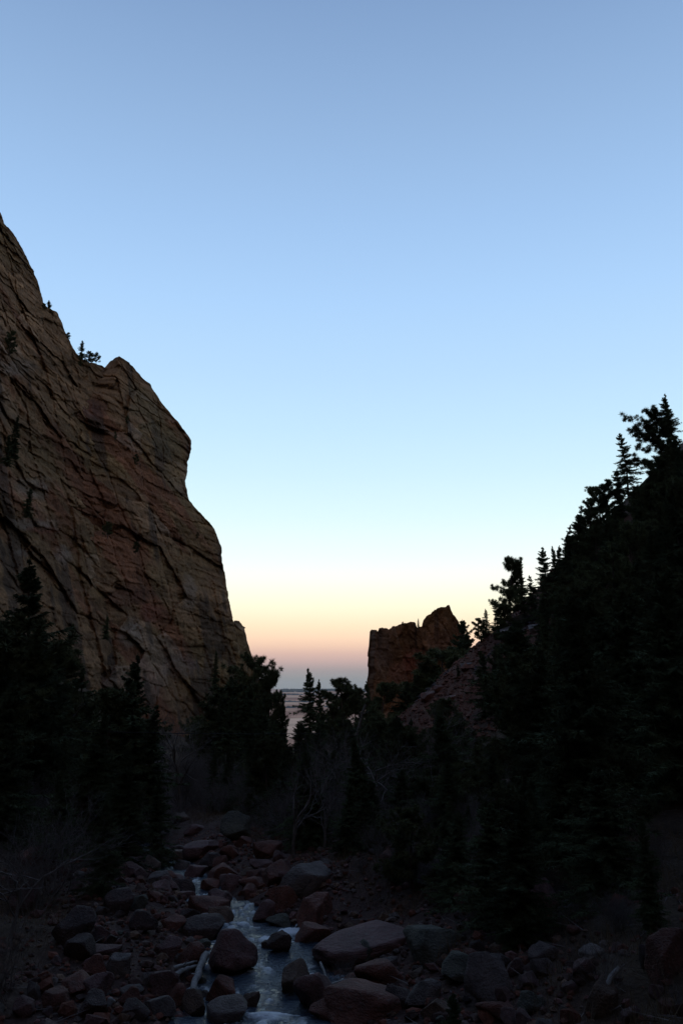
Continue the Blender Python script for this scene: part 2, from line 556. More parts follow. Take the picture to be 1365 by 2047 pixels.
# main wall
e = np.array([(2, 425), (10, 447), (29, 468), (40, 487), (53, 512), (67, 540), (78, 571), (88, 605), (93, 614), (114, 624), (125, 649), (133, 668), (143, 689), (152, 703), (168, 719), (187, 726), (203, 731),
              (225, 745), (250, 790), (280, 870), (320, 960), (350, 1100), (380, 1300), (390, 1520)], float)
rows = np.arange(425, 1520, 2.0)
xr = np.interp(rows, e[:, 1], e[:, 0])
u = np.linspace(0, 1, 240)
PXg = -140 + (xr[:, None] + 140) * u[None]
PYg = np.repeat(rows[:, None], len(u), 1)
spots_wall = [(60, 830, 70, 60, (.2, .12, .06), .5), (70, 930, 60, 60, (.19, .12, .055), .5), (40, 735, 40, 18, (.24, .18, .14), .55), (70, 975, 40, 25, (.25, .19, .145), .55),
              (60, 1050, 60, 14, (.25, .19, .15), .55), (50, 1105, 30, 10, (.25, .19, .15), .55), (130, 1110, 22, 22, (.25, .19, .15), .5), (85, 1060, 40, 8, (.2, .07, .045), .6)]
cw = rock_sheet('cliff', PXg, PYg, wall_depth(PXg, PYg), 3, 1.0, 57, True, False, False, None, STR, spots_wall, .12)
tag(cw, 'towering brown sandstone cliff wall banded with ledges, tallest rock beside the creek', 'cliff')

# rounded tower in front of it
def tower_depth(px, py):
    return wall_depth(px, py) - 9
eR = np.array([(241, 713), (246, 716), (251, 719), (267, 733), (282, 752), (301, 769), (316, 794), (328, 811), (343, 828), (358, 845), (373, 866), (382, 879), (383, 897), (379, 914), (375, 923), (375, 942), (370, 961), (373, 978), (379, 1001),
               (392, 1016), (410, 1035), (427, 1054), (434, 1071), (443, 1096), (444, 1125), (450, 1148), (453, 1174), (459, 1205), (466, 1241), (478, 1300), (492, 1400), (505, 1520)], float)
eL = np.array([(239, 713), (229, 716), (219, 723), (214, 731), (185, 760), (160, 800), (150, 900), (120, 1100), (90, 1300), (80, 1520)], float)
rows = np.arange(713, 1520, 2.0)
xr = np.interp(rows, eR[:, 1], eR[:, 0])
xl = np.interp(rows, eL[:, 1], eL[:, 0])
u = np.linspace(0, 1, 190)
PXg = xl[:, None] + (xr - xl)[:, None] * u[None]
PYg = np.repeat(rows[:, None], len(u), 1)
Dg = tower_depth(PXg, PYg) + 12 * (1 - sstep(0, .55, u))[None]
spots_tower = [(310, 800, 60, 70, (.165, .12, .065), .6), (340, 880, 40, 40, (.165, .12, .065), .5), (262, 1265, 30, 32, (.24, .18, .14), .65), (300, 1222, 26, 22, (.22, .075, .045), .7), (250, 1195, 45, 30, (.12, .05, .035), .6),
               (110, 1250, 25, 14, (.18, .06, .04), .7), (190, 815, 30, 35, (.12, .05, .035), .5), (350, 945, 26, 30, (.25, .16, .08), .6), (380, 1190, 18, 50, (.2, .155, .125), .5), (360, 1330, 45, 30, (.16, .115, .1), .5)]
ct = rock_sheet('cliff_tower', PXg, PYg, Dg, 8, .9, 60, True, True, False, None, STR, spots_tower)
tag(ct, 'rounded brown rock tower with an overhanging nose, in front of the tall cliff', 'cliff')

# low buttress at the end of the wall
eR = np.array([(478, 1241), (482, 1247), (490, 1260), (495, 1285), (501, 1304), (506, 1323), (515, 1345), (530, 1390), (545, 1470)], float)
eL = np.array([(470, 1240), (462, 1250), (455, 1300), (430, 1400), (420, 1470)], float)
rows = np.arange(1241, 1470, 2.0)
xr = np.interp(rows, eR[:, 1], eR[:, 0])
xl = np.interp(rows, eL[:, 1], eL[:, 0])
u = np.linspace(0, 1, 50)
PXg = xl[:, None] + (xr - xl)[:, None] * u[None]
PYg = np.repeat(rows[:, None], len(u), 1)
Dg = 292 + (PXg - 470) * .3 + (1300 - PYg) * .05 + 12 * (1 - sstep(0, .3, u))[None]
cb = rock_sheet('rock_buttress', PXg, PYg, Dg, 15, .7, 70, True, True, False)
tag(cb, 'small pointed rock buttress at the foot of the tower, beside the sky gap', 'cliff')

# the free-standing fin across the canyon
tp = np.array([(738, 1290), (739, 1263), (741, 1260), (753, 1261), (755, 1266), (757, 1257), (783, 1258), (788, 1251), (800, 1247), (816, 1245), (830, 1245), (833, 1253), (843, 1251), (846, 1239), (855, 1231), (864, 1220), (879, 1215), (888, 1211),
               (897, 1212), (902, 1222), (909, 1231), (915, 1241), (926, 1261), (934, 1288), (950, 1330)], float)
cols_ = np.arange(738, 950, 1.5)
top = np.interp(cols_, tp[:, 0], tp[:, 1])
top = top + np.round(2.2 * vnoise(np.stack([cols_ / 7, cols_ * 0, cols_ * 0], -1), 5)) * 1.2 + 1.2 * fbm(np.stack([cols_ / 3, cols_ * 0, cols_ * 0], -1), 3, 6)
v = np.linspace(0, 1, 120)
PYg = top[None] + (1440 - top[None]) * v[:, None]
PXg = np.repeat(cols_[None], len(v), 0) - (PYg - 1260).clip(0) * .03 * (1 - sstep(738, 800, cols_))[None]
edge = (1 - sstep(738, 785, cols_))[None]
PXg = PXg + edge * (3.0 * fbm(np.stack([PYg / 16, PYg * 0, PYg * 0], -1), 3, 61) + np.round(1.5 * vnoise(np.stack([PYg / 11, PYg * 0 + 4, PYg * 0], -1), 62)) * 1.3)
Dg = 262 + (PXg - 740) * .10 + (1300 - PYg) * .03 + 8 * (1 - sstep(738, 752, cols_))[None]
spots_fin = [(835, 1325, 40, 30, (.24, .085, .055), .7), (800, 1350, 30, 30, (.2, .085, .06), .5), (765, 1300, 25, 40, (.17, .125, .1), .5), (880, 1290, 30, 40, (.2, .11, .075), .4)]
cf = rock_sheet('rock_fin', PXg, PYg, Dg, 23, .75, 80, True, True, True, (1.0, .8, .74), np.array([1., 0.15]), spots_fin, .05, 1.0)
tag(cf, 'free-standing reddish rock fin with a flat notched top, across the canyon', 'cliff')

# ------------------------------------------------------------------ creek
wy = np.concatenate([np.arange(8, 34, .07), np.arange(34, 90, .4)])
wu = np.linspace(-1, 1, 70)
WY = np.repeat(wy[:, None], 70, 1)
hw = np.interp(wy, [8, 23, 27, 45, 90], [1.75, 1.75, .95, .9, 2.0])
WX = xc_f(WY) + wu[None] * hw[:, None]
pw = np.stack([WX, WY, WX * 0], -1)
rip = .05 * fbm(pw * np.array([2.2, 3.4, 1]), 4, 51) + .05 * fbm(pw * np.array([.9, .7, 1]), 2, 52)
foam = np.zeros_like(WX)
for (fx, fy, rx, ry, k) in [(540, 2034, 60, 10, 1.0), (575, 1867, 30, 7, 1.0), (540, 1880, 40, 6, .8), (560, 1893, 30, 7, .5), (397, 1811, 30, 9, 1.0), (412, 1832, 18, 14, .7), (470, 1888, 26, 7, .9), (384, 1879, 14, 7, .9),
                           (416, 1938, 9, 5, .9), (500, 1925, 40, 6, .25), (560, 1930, 60, 5, .25), (500, 1972, 30, 6, .25), (375, 1690, 14, 10, .4), (530, 2005, 20, 8, .35)]:
    c0 = hit(fx, fy)
    dd = float(np.hypot(c0[0], c0[1]))
    lx = rx / FPX * dd
    ly = ry / FPX * dd * dd / (CAMZ - c0[2])
    foam = np.maximum(foam, k * np.exp(-((WX - c0[0]) / lx) ** 2 - ((WY - c0[1]) / ly) ** 2))
tex = .5 + .8 * fbm(pw * np.array([5., 4.2, 1]), 4, 55, .65)
foam = np.maximum(foam, .42 * sstep(.1, .45, fbm(pw * np.array([2.6, 1.3, 1]), 3, 57)) * (WY > 15))
foam = np.clip(foam * 2.4 - (1 - tex) * 1.6, 0, 1)
WZ = zc_f(WY) - .05 + rip + .06 * foam
fm = np.stack([foam] * 3, -1)
def water_mat():
    m, t, b = mat('creek_water', .08, .5)
    b.inputs['IOR'].default_value = 1.33
    a = node(t, 'ShaderNodeAttribute', attribute_name='col')
    g = node(t, 'ShaderNodeNewGeometry')
    x = node(t, 'ShaderNodeMix', data_type='RGBA')
    x.inputs[6].default_value = (.045, .06, .08, 1)
    x.inputs[7].default_value = (.78, .8, .82, 1)
    t.links.new(a.outputs['Fac'], x.inputs[0])
    t.links.new(x.outputs[2], b.inputs['Base Color'])
    mm = node(t, 'ShaderNodeMapRange')
    mm.inputs['To Min'].default_value = .04
    mm.inputs['To Max'].default_value = .7
    t.links.new(a.outputs['Fac'], mm.inputs['Value'])
    t.links.new(mm.outputs[0], b.inputs['Roughness'])
    mp = node(t, 'ShaderNodeMapping')
    mp.inputs['Scale'].default_value = (6, 11, 4)
    t.links.new(g.outputs['Position'], mp.inputs[0])
    n = noise_node(t, 1.0, 4, .6, mp.outputs[0])
    bump(t, b, n.outputs[0], .9, .09)
    return m
creek = link('creek', np_mesh('creek', np.stack([WX, WY, WZ], -1), grid_faces(*WX.shape), True, fm, (water_mat(),)))
tag(creek, 'dark creek with white riffles winding between boulders', None, None, 'structure')

# ------------------------------------------------------------------ trees: prototypes
def tube(path, rad, sides=6):
    path = np.asarray(path, float)
    n = len(path)
    t = np.gradient(path, axis=0)
    t /= np.linalg.norm(t, axis=1)[:, None] + 1e-9
    ref = np.where(np.abs(t[:, 2:3]) < .9, np.array([[0, 0, 1.]]), np.array([[1., 0, 0]]))
    a = np.cross(t, ref)
    a /= np.linalg.norm(a, axis=1)[:, None] + 1e-9
    b = np.cross(t, a)
    ang = np.arange(sides) / sides * 2 * math.pi
    ring = np.cos(ang)[None, :, None] * a[:, None] + np.sin(ang)[None, :, None] * b[:, None]
    V = path[:, None] + ring * np.asarray(rad)[:, None, None]
    i = np.arange(n * sides).reshape(n, sides)
    j = np.roll(i, -1, 1)
    F = np.stack([i[:-1], j[:-1], j[1:], i[1:]], -1).reshape(-1, 4)
    return V.reshape(-1, 3), F

class Bag:
    def __init__(s):
        s.v, s.f, s.n = [], [], 0
    def add(s, V, F):
        s.v.append(V); s.f.append(F + s.n); s.n += len(V)
    def mesh(s, name, m, smooth=True):
        return np_mesh(name, np.concatenate(s.v), np.concatenate(s.f), smooth, None, (m,))

def spikes(base, d, side, length, width):
    """Thin leaf triangles: base point, direction, side vector."""
    n = len(base)
    V = np.stack([base - side * width[:, None] * .5, base + side * width[:, None] * .5, base + d * length[:, None]], 1)
    return V.reshape(-1, 3), np.arange(n * 3).reshape(n, 3)

def unit(v):
    return v / (np.linalg.norm(v, axis=-1, keepdims=True) + 1e-9)

def make_spruce(seed, H, R, nb, st, k, lean=0.0, ragged=.25, wd=.07, ln=.5, low=.06, power=.85):
    r = np.random.default_rng(seed)
    zz = np.linspace(0, H, 9)
    bend = np.stack([lean * (zz / H) ** 2 * H + .015 * H * np.sin(zz / H * 5 + seed), .012 * H * np.sin(zz / H * 4 + seed * 2), zz], -1)
    bend[0, :2] = 0
    rad = .016 * H * (1 - zz / H) ** .8 + .012
    bag = Bag()
    bag.add(*tube(bend, rad, 8))
    t = np.sort(r.uniform(0, 1, nb)) ** .92
    nw = 19
    tw = (np.floor(t * nw) + .5 + r.normal(0, .2, nb)) / nw
    t = np.where(t < .86, tw, t ** 1.0).clip(0, .99)
    t = low + (1 - low) * t
    az = r.uniform(0, 2 * math.pi, nb)
    gap = .75 + .5 * vnoise(np.stack([t * 9, az * .8, t * 0 + seed], -1), seed)
    L = (R * (1 - t) ** power * (1 + ragged * r.normal(0, 1, nb)) * gap + .012 * R).clip(.012 * R, R * 1.35)
    L *= np.where(t < low + .12, .55 + .45 * (t - low) / .12, 1)
    el = np.radians(-14 + 52 * t ** 2 + r.normal(0, 7, nb))
    tz = t * H
    org = np.stack([np.interp(tz, zz, bend[:, 0]), np.interp(tz, zz, bend[:, 1]), tz], -1)
    hd = np.stack([np.cos(az), np.sin(az), az * 0], -1)
    s = (np.arange(st) + .5) / st
    def bpt(sv):
        up = np.tan(el)[:, None] * sv - .18 * sv ** 2 + .16 * sv ** 4
        return org[:, None] + hd[:, None] * (L[:, None] * sv)[..., None] + np.array([0, 0, 1.]) * (L[:, None] * up)[..., None]
    P = bpt(np.repeat(s[None], nb, 0) + r.uniform(-.4 / st, .4 / st, (nb, st)))
    # a few woody branches
    for i in range(0, nb, max(1, nb // 70)):
        q = bpt(np.repeat(np.linspace(0, .95, 4)[None], nb, 0))[i]
        bag.add(*tube(q, np.linspace(.006 * H * (1 - t[i]) + .008, .006, 4), 3))
    lat = np.cross(hd, np.array([0, 0, 1.]))
    B = np.repeat(P[:, :, None], k, 2)
    sg = r.choice([-1, 1], (nb, st, k))
    fw = r.uniform(.1, 1.1, (nb, st, k))
    dz = r.uniform(-.75, .3, (nb, st, k))
    d = unit(hd[:, None, None] * fw[..., None] + lat[:, None, None] * sg[..., None] * r.uniform(.3, 1, (nb, st, k))[..., None] + np.array([0, 0, 1.]) * dz[..., None])
    sz = ((1 - s)[None, :, None] * .55 + .35) * np.minimum(L[:, None, None] ** .5, L[:, None, None] * 1.6 + .12) * ln * r.uniform(.6, 1.3, (nb, st, k))
    side = unit(np.cross(d, r.normal(0, 1, d.shape)))
    V, F = spikes(B.reshape(-1, 3), d.reshape(-1, 3), side.reshape(-1, 3), sz.ravel(), wd * r.uniform(.7, 1.4, sz.size))
    # leader
    n = 24
    bt = np.repeat(bend[-1:], n, 0) - np.array([0, 0, 1.]) * r.uniform(0, .1 * H, n)[:, None]
    dt = unit(np.stack([r.normal(0, .3, n), r.normal(0, .3, n), r.uniform(.8, 1.4, n)], -1))
    V2, F2 = spikes(bt, dt, unit(np.cross(dt, r.normal(0, 1, dt.shape))), r.uniform(.15, .35, n), np.full(n, wd * .7))
    V, F = np.concatenate([V, V2]), np.concatenate([F, F2 + len(V)])
    return bag.mesh('spruce_trunk', M_BARK), np_mesh('spruce_crown', V, F, False, None, (M_SPRUCE,)), H

def make_pine(seed, H, R, nl=34, tufts=9, needles=34, lop=0.0, wd=.06, ln=.42, low=.25):
    r = np.random.default_rng(seed)
    zz = np.linspace(0, H * .97, 9)
    bend = np.stack([.03 * H * np.sin(zz / H * 4 + seed), .02 * H * np.sin(zz / H * 5 + seed * 3), zz], -1)
    bend[0, :2] = 0
    bag = Bag()
    bag.add(*tube(bend, .02 * H * (1 - .9 * zz / H) + .01, 8))
    C = []
    for i in range(nl):
        t = low + (1 - low) * (i + r.uniform(0, 1)) / nl
        az = r.uniform(0, 2 * math.pi)
        prof = math.sin(math.pi * min(1, ((t - low) / (1 - low)) * .72 + .22)) ** .8
        L = R * prof * r.uniform(.55, 1.15)
        if lop:
            L *= 1 + lop * math.cos(az)
        o = np.array([np.interp(t * H, zz, bend[:, 0]), np.interp(t * H, zz, bend[:, 1]), t * H * .97])
        hd = np.array([math.cos(az), math.sin(az), 0])
        up = r.uniform(.0, .5) + .5 * t
        sv = np.linspace(0, 1, 5)
        q = o + hd * (L * sv)[:, None] + np.array([0, 0, 1]) * (L * (up * sv - .15 * np.sin(sv * 3)))[:, None] + r.normal(0, .03 * L, (5, 3)) * sv[:, None]
        bag.add(*tube(q, np.linspace(.007 * H * (1.1 - t) + .01, .008, 5), 4))
        m = max(3, int(tufts * (.5 + .7 * L / R)))
        ss = r.uniform(.15, 1.05, m) ** .6
        c = np.stack([np.interp(ss, sv, q[:, j]) for j in range(3)], -1) + r.normal(0, .055 * L + .09, (m, 3))
        C.append(c)
    top = bend[-1] + np.stack([r.normal(0, .05 * H, 10), r.normal(0, .05 * H, 10), r.uniform(-.05, .03, 10) * H], -1)
    C = np.concatenate(C + [top])
    n = len(C)
    d = unit(r.normal(0, 1, (n, needles, 3)) + np.array([0, 0, .35]))
    lw = ln * r.uniform(.6, 1.25, (n, 1)) * r.uniform(.6, 1.1, (n, needles))
    base = C[:, None] + d * .06
    side = unit(np.cross(d, r.normal(0, 1, d.shape)))
    V, F = spikes(base.reshape(-1, 3), d.reshape(-1, 3), side.reshape(-1, 3), lw.ravel(), wd * r.uniform(.7, 1.3, lw.size))
    return bag.mesh('pine_trunk', M_BARK), np_mesh('pine_crown', V, F, False, None, (M_PINE,)), H

def make_bare(seed, H, spread=.55, depth=5, bark=None, lean=(0, 0), stems=1, rad=.016, twig=None, kids=3):
    r = np.random.default_rng(seed)
    tb, bb = Bag(), Bag()
    tips = []
    def grow(p, d, L, rd, lev):
        n = 5 if lev < 2 else 4
        pts = [p]
        dd = d.copy()
        for i in range(n - 1):
            dd = unit(dd + r.normal(0, .16, 3) + np.array([0, 0, .05]))
            pts.append(pts[-1] + dd * L / (n - 1))
        pts = np.array(pts)
        rr = np.linspace(rd, rd * .6, n)
        (tb if lev == 0 else bb).add(*tube(pts, rr, 7 if lev == 0 else (4 if lev < 3 else 3)))
        if lev >= depth:
            return
        for c in range(kids if lev else kids + 1):
            f = r.uniform(.35, 1.0) if c else 1.0
            q = np.array([np.interp(f * (n - 1), np.arange(n), pts[:, j]) for j in range(3)])
            nd = unit(dd + r.normal(0, spread, 3) + np.array([0, 0, .12]))
            grow(q, nd, L * r.uniform(.55, .85), max(.0035, rd * r.uniform(.42, .62)), lev + 1)
    for s in range(stems):
        a = r.uniform(0, 6.28)
        base = np.array([math.cos(a), math.sin(a), 0]) * (.12 * H * r.uniform(0, 1) if stems > 1 else 0)
        d0 = unit(np.array([lean[0] + (math.cos(a) * .35 if stems > 1 else 0), lean[1] + (math.sin(a) * .35 if stems > 1 else 0), 1.]))
        grow(base, d0, H * r.uniform(.32, .42), rad * H * (1 if stems == 1 else .5), 0)
    allz = np.concatenate(tb.v + bb.v)[:, 2].max()
    return tb.mesh('bare_trunk', bark or M_PALEBARK), bb.mesh('bare_branches', twig or M_TWIG), float(allz)

def sp_(sd, R, nb, lean=0., rag=.25, power=.8):
    return make_spruce(sd, 12, R, nb, 11, 10, lean, rag, .1, .6, .02, power)
SPR = [sp_(11, 3.2, 230), sp_(12, 2.8, 210, .02, .3), sp_(13, 3.7, 210, -.03, .36), sp_(14, 2.2, 190, 0, .25), sp_(15, 3.4, 150, .04, .38, .7), sp_(16, 3.1, 170, -.05, .4)]
SN = [make_spruce(31, 10, 2.9, 420, 15, 10, .02, .3, .05, .5, .03, .75), make_spruce(32, 10, 2.6, 400, 15, 10, -.03, .35, .05, .48, .1, .75), make_spruce(33, 10, 3.3, 380, 15, 10, .03, .4, .05, .52, .05, .75)]
PI = [make_pine(41, 12, 3.2, 44, 17, 60, 0, .075, .5, .12), make_pine(42, 12, 2.8, 40, 17, 60, 0, .075, .5, .1), make_pine(43, 12, 3.7, 34, 19, 60, .45, .075, .5, .25), make_pine(44, 12, 3.0, 46, 16, 60, -.3, .075, .5, .05)]
BA = [make_bare(51, 9), make_bare(52, 9, .6, 5, None, (.12, 0)), make_bare(53, 9, .5, 5, None, (-.1, 0)), make_bare(54, 8, .7, 5)]
SH = [make_bare(61, 4, .4, 4, M_TWIG, stems=11, rad=.012, kids=3), make_bare(62, 4, .45, 4, M_TWIG, stems=9, rad=.011, kids=3), make_bare(63, 3.5, .35, 4, M_TWIG, stems=13, rad=.011, kids=3)]

PROTO = {'spruce': SPR, 'near_spruce': SN, 'pine': PI, 'bare': BA, 'shrub': SH}
NAMES = {'spruce': ('spruce_tree', 'crown', 'spruce'), 'near_spruce': ('spruce_tree', 'crown', 'spruce'), 'pine': ('pine_tree', 'crown', 'pine'), 'bare': ('bare_tree', 'branches', 'bare tree'), 'shrub': ('bare_shrub', 'twigs', 'shrub')}

LAND = []          # (photo px, py, short name) of trees named one by one
def project(x, y, z):
    dz = z - CAMZ
    f = CP * y + SP * dz
    return 682.5 + FPX * x / f, 1023.5 - FPX * (CP * dz - SP * y) / f
ORD = ['nearest', 'second nearest', 'third nearest', 'fourth nearest', 'fifth nearest', 'sixth nearest', 'seventh nearest', 'eighth nearest', 'ninth nearest', 'tenth nearest', 'eleventh nearest', 'twelfth nearest']
def ordn(k):
    return ORD[k] if k < len(ORD) else '%dth nearest' % (k + 1)
def name_by_landmarks(items, marks, phrase, cap=12):
    """items: (px, py, words, key); gives each a label by its rank among its likes around the nearest landmark with room left."""
    cand = sorted((math.hypot(a - mx, b - my), i, m) for i, (a, b, wd_) in enumerate(items) for m, (mx, my, nm) in enumerate(marks))
    used, out = {}, {}
    for d, i, m in cand:
        k = (items[i][2], m)
        if i in out or used.get(k, 0) >= cap:
            continue
        out[i] = phrase(items[i][2], ordn(used.get(k, 0)), marks[m][2])
        used[k] = used.get(k, 0) + 1
    return [out[i] for i in range(len(items))]

def plant(kind, var, loc, H, wide, rot, label, group=None):
    tm, cm, ph = PROTO[kind][var % len(PROTO[kind])]
    nm, cn, cat = NAMES[kind]
    o = link(nm, None)
    o.location = loc
    o.rotation_euler = (random.uniform(-.03, .03), random.uniform(-.03, .03), rot)
    s = H / ph
    o.scale = (s * wide, s * wide, s)
    link('trunk' if kind != 'shrub' else 'stems', tm, o)
    link(cn, cm, o)
    return tag(o, label, cat, group)

def plant_px(kind, var, px, ptop, H, label, wide=1.0, rot=None, d0=14, d1=360, group=None, D=None, zbase=None):
    """Plant a tree whose top shows at a photo pixel, at the distance where the ground lies H below that sight line."""
    if D is None:
        Ds = np.arange(d0, d1, .5)
        p = at(px, ptop, Ds)
        hh = p[:, 2] - ground(p[:, 0], p[:, 1])
        k = int(np.argmin(np.where(hh > 0, np.abs(hh - H), 1e6)))
        if (hh <= H).any():
            k = int(np.argmax(hh <= H))
        D = Ds[k]
    p = at(px, ptop, D)
    zb = gz(p[0], p[1]) if zbase is None else zbase
    H2 = max(.5, p[2] - zb)
    if rot is None:
        rot = random.uniform(0, 6.28)
    return plant(kind, var, (p[0], p[1], zb - .1), H2 + .1, wide, rot, label, group)

# ---- skyline of the forested hill
L_ = plant_px
L_('spruce', 0, 1332, 788, 11, 'topmost tapering spruce on the hill skyline', .9, d0=95)
L_('pine', 2, 1318, 826, 11, 'gnarled pine reaching a clumpy limb into the sky below the topmost spruce', 1.15, 3.0, d0=85)
L_('spruce', 4, 1246, 866, 9, 'lone ragged spruce with wide flat boughs on the hill skyline', 1.0, d0=95)
L_('pine', 0, 1318, 912, 9, 'bushy pine filling the skyline between gnarled pine and ragged spruce', 1.1, d0=85)
L_('spruce', 1, 1231, 937, 8, 'short dark spruce just under the ragged spruce on the slope', 1.2, d0=95)
L_('pine', 1, 1211, 960, 8, 'rounded pine leaning out from the slope, upper of two', 1.1, d0=95)
L_('pine', 3, 1192, 974, 8, 'rounded pine leaning out from the slope, lower of two', 1.0, d0=95)
L_('pine', 0, 1177, 995, 8, 'small clumped pine on the steep mid skyline', .9, d0=95)
L_('spruce', 5, 1158, 1012, 8.5, 'slim spruce tip standing out on the steep mid skyline', 1.0, d0=95)
L_('spruce', 2, 1146, 1030, 9, 'broad spruce stepping down the steep mid skyline', 1.0, d0=95)
L_('spruce', 5, 1136, 1049, 9, 'leaning spruce low on the steep mid skyline', 1.0, d0=95)
L_('spruce', 1, 1129, 1066, 9, 'spruce at the foot of the steep skyline step', 1.1, d0=95)
L_('spruce', 0, 1084, 1094, 11, 'dense pointed spruce, first of three on the skyline shelf', 1.1, d0=110)
L_('spruce', 3, 1103, 1092, 10, 'thin pointed spruce, middle of three on the skyline shelf', 1.1, d0=110)
L_('spruce', 1, 1117, 1090, 10, 'pointed spruce, last of three on the skyline shelf', 1.1, d0=110)
L_('pine', 3, 1018, 1119, 12, 'big dark pine standing clear at the low end of the hill skyline', 1.05, d0=120)
L_('spruce', 3, 1042, 1115, 11.5, 'narrow spire spruce beside the big dark pine', 1.0, d0=120)
L_('spruce', 5, 1062, 1150, 9, 'short spruce filling between narrow spire and skyline shelf', 1.2, d0=115)
L_('spruce', 2, 990, 1198, 6.5, 'low spruce below the big dark pine on the hill edge', 1.1, d0=125)
L_('spruce', 0, 969, 1217, 6, 'small thin spruce at the hill edge above the red slope', 1.1, d0=130)
L_('pine', 1, 958, 1236, 5, 'small round pine last before the fin on the hill edge', 1.3, d0=130)
L_('pine', 0, 1000, 1240, 5, 'bushy pine hugging the hill edge under the low spruce', 1.5, d0=120)
# ---- the fin and its foot
L_('spruce', 2, 919, 1240, 14, 'dark conifer hugging the notch side of the rock fin', 1.0, D=238)
L_('spruce', 1, 928, 1262, 11, 'lower dark conifer in the notch beside the rock fin', 1.1, D=225)
L_('spruce', 3, 836, 1236, 4, 'tiny tree on the notched top of the rock fin', 1.2, D=270, zbase=at(836, 1256, 270)[2])
L_('pine', 1, 805, 1243, 1.2, 'tiny bush on the flat top of the rock fin', 1.6, D=266, zbase=at(805, 1250, 266)[2])
L_('spruce', 0, 863, 1317, 9, 'spruce at the foot of the fin by its red face', 1.1, D=200)
L_('pine', 0, 893, 1300, 8, 'round dark pine between fin and red talus slope', 1.6, D=200)
L_('spruce', 1, 828, 1342, 9, 'spruce in front of the red base of the fin', 1.2, D=200)
L_('spruce', 2, 800, 1362, 9, 'spruce below the fin, between its red base and the gap trees', 1.3, D=195)
L_('pine', 3, 768, 1368, 10, 'dark pine under the blunt end of the rock fin', 1.3, D=190)
L_('spruce', 1, 735, 1362, 11, 'thin conifer at the very edge of the fin by the gap', .9, D=185)
L_('pine', 2, 716, 1382, 10, 'low spreading pine beside the fin edge in the gap', 1.1, D=175)
# ---- trees in the gap
L_('spruce', 0, 619, 1336, 14, 'tall tiered spruce standing in the middle of the sky gap', .95, .4, D=150)
L_('spruce', 1, 641, 1358, 12, 'shorter twin spruce close behind the tall tiered spruce', .75, D=158)
L_('pine', 1, 685, 1358, 12, 'round-topped pine in the gap beside the tiered spruces', 1.25, D=150)
L_('pine', 0, 668, 1400, 8, 'low dark pine between the tiered spruces and round-topped pine', .9, D=145)
L_('pine', 2, 518, 1318, 15, 'open-crowned pine with see-through top at the end of the cliff', 1.0, 2.2, D=130)
L_('pine', 3, 541, 1345, 13, 'dark pine just under the open-crowned pine', .6, D=122)
L_('pine', 0, 556, 1384, 10, 'pine on the lower shoulder of the dark grove by the gap', .5, D=112)
L_('spruce', 1, 566, 1408, 9, 'last low conifer of the dark grove before the gap', .8, D=108)
L_('spruce', 0, 596, 1442, 8, 'small spruce at the foot of the gap', 1.2, D=120)
L_('spruce', 2, 640, 1428, 9, 'broad spruce skirting the foot of the twin spruces', 1.3, D=118)
# ---- dark grove in the middle
for i, (a, b, D, k, v, wd_, lb) in enumerate([
    (470, 1352, 85, 'spruce', 0, 1.0, 'tall spruce of the middle grove against the cliff foot'),
    (505, 1368, 78, 'spruce', 1, 1.1, 'dense spruce in the heart of the middle grove'),
    (528, 1400, 70, 'spruce', 2, .8, 'wide spruce at the front of the middle grove'),
    (550, 1440, 66, 'spruce', 0, .9, 'dark spruce on the gap side of the middle grove'),
    (448, 1400, 72, 'spruce', 3, 1.2, 'narrow spruce on the cliff side of the middle grove'),
    (500, 1440, 58, 'spruce', 2, 1.0, 'low broad spruce above the creek boulders in the middle grove'),
    (545, 1480, 52, 'near_spruce', 0, 1.0, 'near spruce whose boughs hang over the creek bank'),
    (580, 1500, 55, 'spruce', 1, 1.2, 'shadowed spruce where the middle grove meets bare shrubs'),
    (430, 1500, 55, 'spruce', 3, 1.2, 'slim young spruce beside the pale shrub slope')]):
    L_(k, v, a, b, 10, lb, wd_, D=D)
# ---- trees under and on the tall cliff
for (a, b, D, k, v, wd_, lb) in [
    (66, 1118, 62, 'spruce', 1, 1.1, 'tall dark spruce rising in front of the tall cliff'),
    (275, 1310, 60, 'spruce', 0, 1.0, 'pointed dark spruce under the rounded tower'),
    (30, 1262, 44, 'spruce', 2, 1.1, 'wide dark spruce at the edge of the left grove'),
    (120, 1300, 52, 'pine', 0, 1.1, 'round pine among the left grove beside a pale bare tree'),
    (170, 1335, 55, 'spruce', 5, 1.2, 'shaggy spruce in the left grove below the cliff'),
    (225, 1385, 50, 'pine', 3, 1.1, 'dark pine between the left grove and the pointed spruce'),
    (310, 1410, 48, 'spruce', 3, 1.3, 'slim spruce at the creek side of the left grove'),
    (85, 1380, 36, 'near_spruce', 0, 1.0, 'large shadowed spruce in the left grove'),
    (190, 1430, 34, 'near_spruce', 1, 1.1, 'large dense spruce in the left grove nearer the creek'),
    (20, 1450, 28, 'near_spruce', 2, 1.0, 'near shadowed spruce at the picture edge of the left grove'),
    (260, 1500, 32, 'near_spruce', 0, 1.0, 'creekside spruce of the left grove above the cobbles'),
    (130, 1540, 27, 'near_spruce', 1, 1.1, 'low near spruce behind the bare thicket'),
    (320, 1560, 36, 'spruce', 1, 1.2, 'small spruce where the creek disappears'),
    (215, 1600, 25, 'near_spruce', 2, .9, 'short near spruce overhanging the left cobble bank')]:
    L_(k, v, a, b, 10, lb, wd_, D=D)
def on_cliff(px, pbase, h, kind, v, lb, wd_=1.0, tower=False, off=2.0):
    D = float((tower_depth if tower else wall_depth)(px, pbase)) - off
    p = at(px, pbase, D)
    plant(kind, v, (p[0], p[1], p[2] - .3), h, wd_, random.uniform(0, 6), lb)
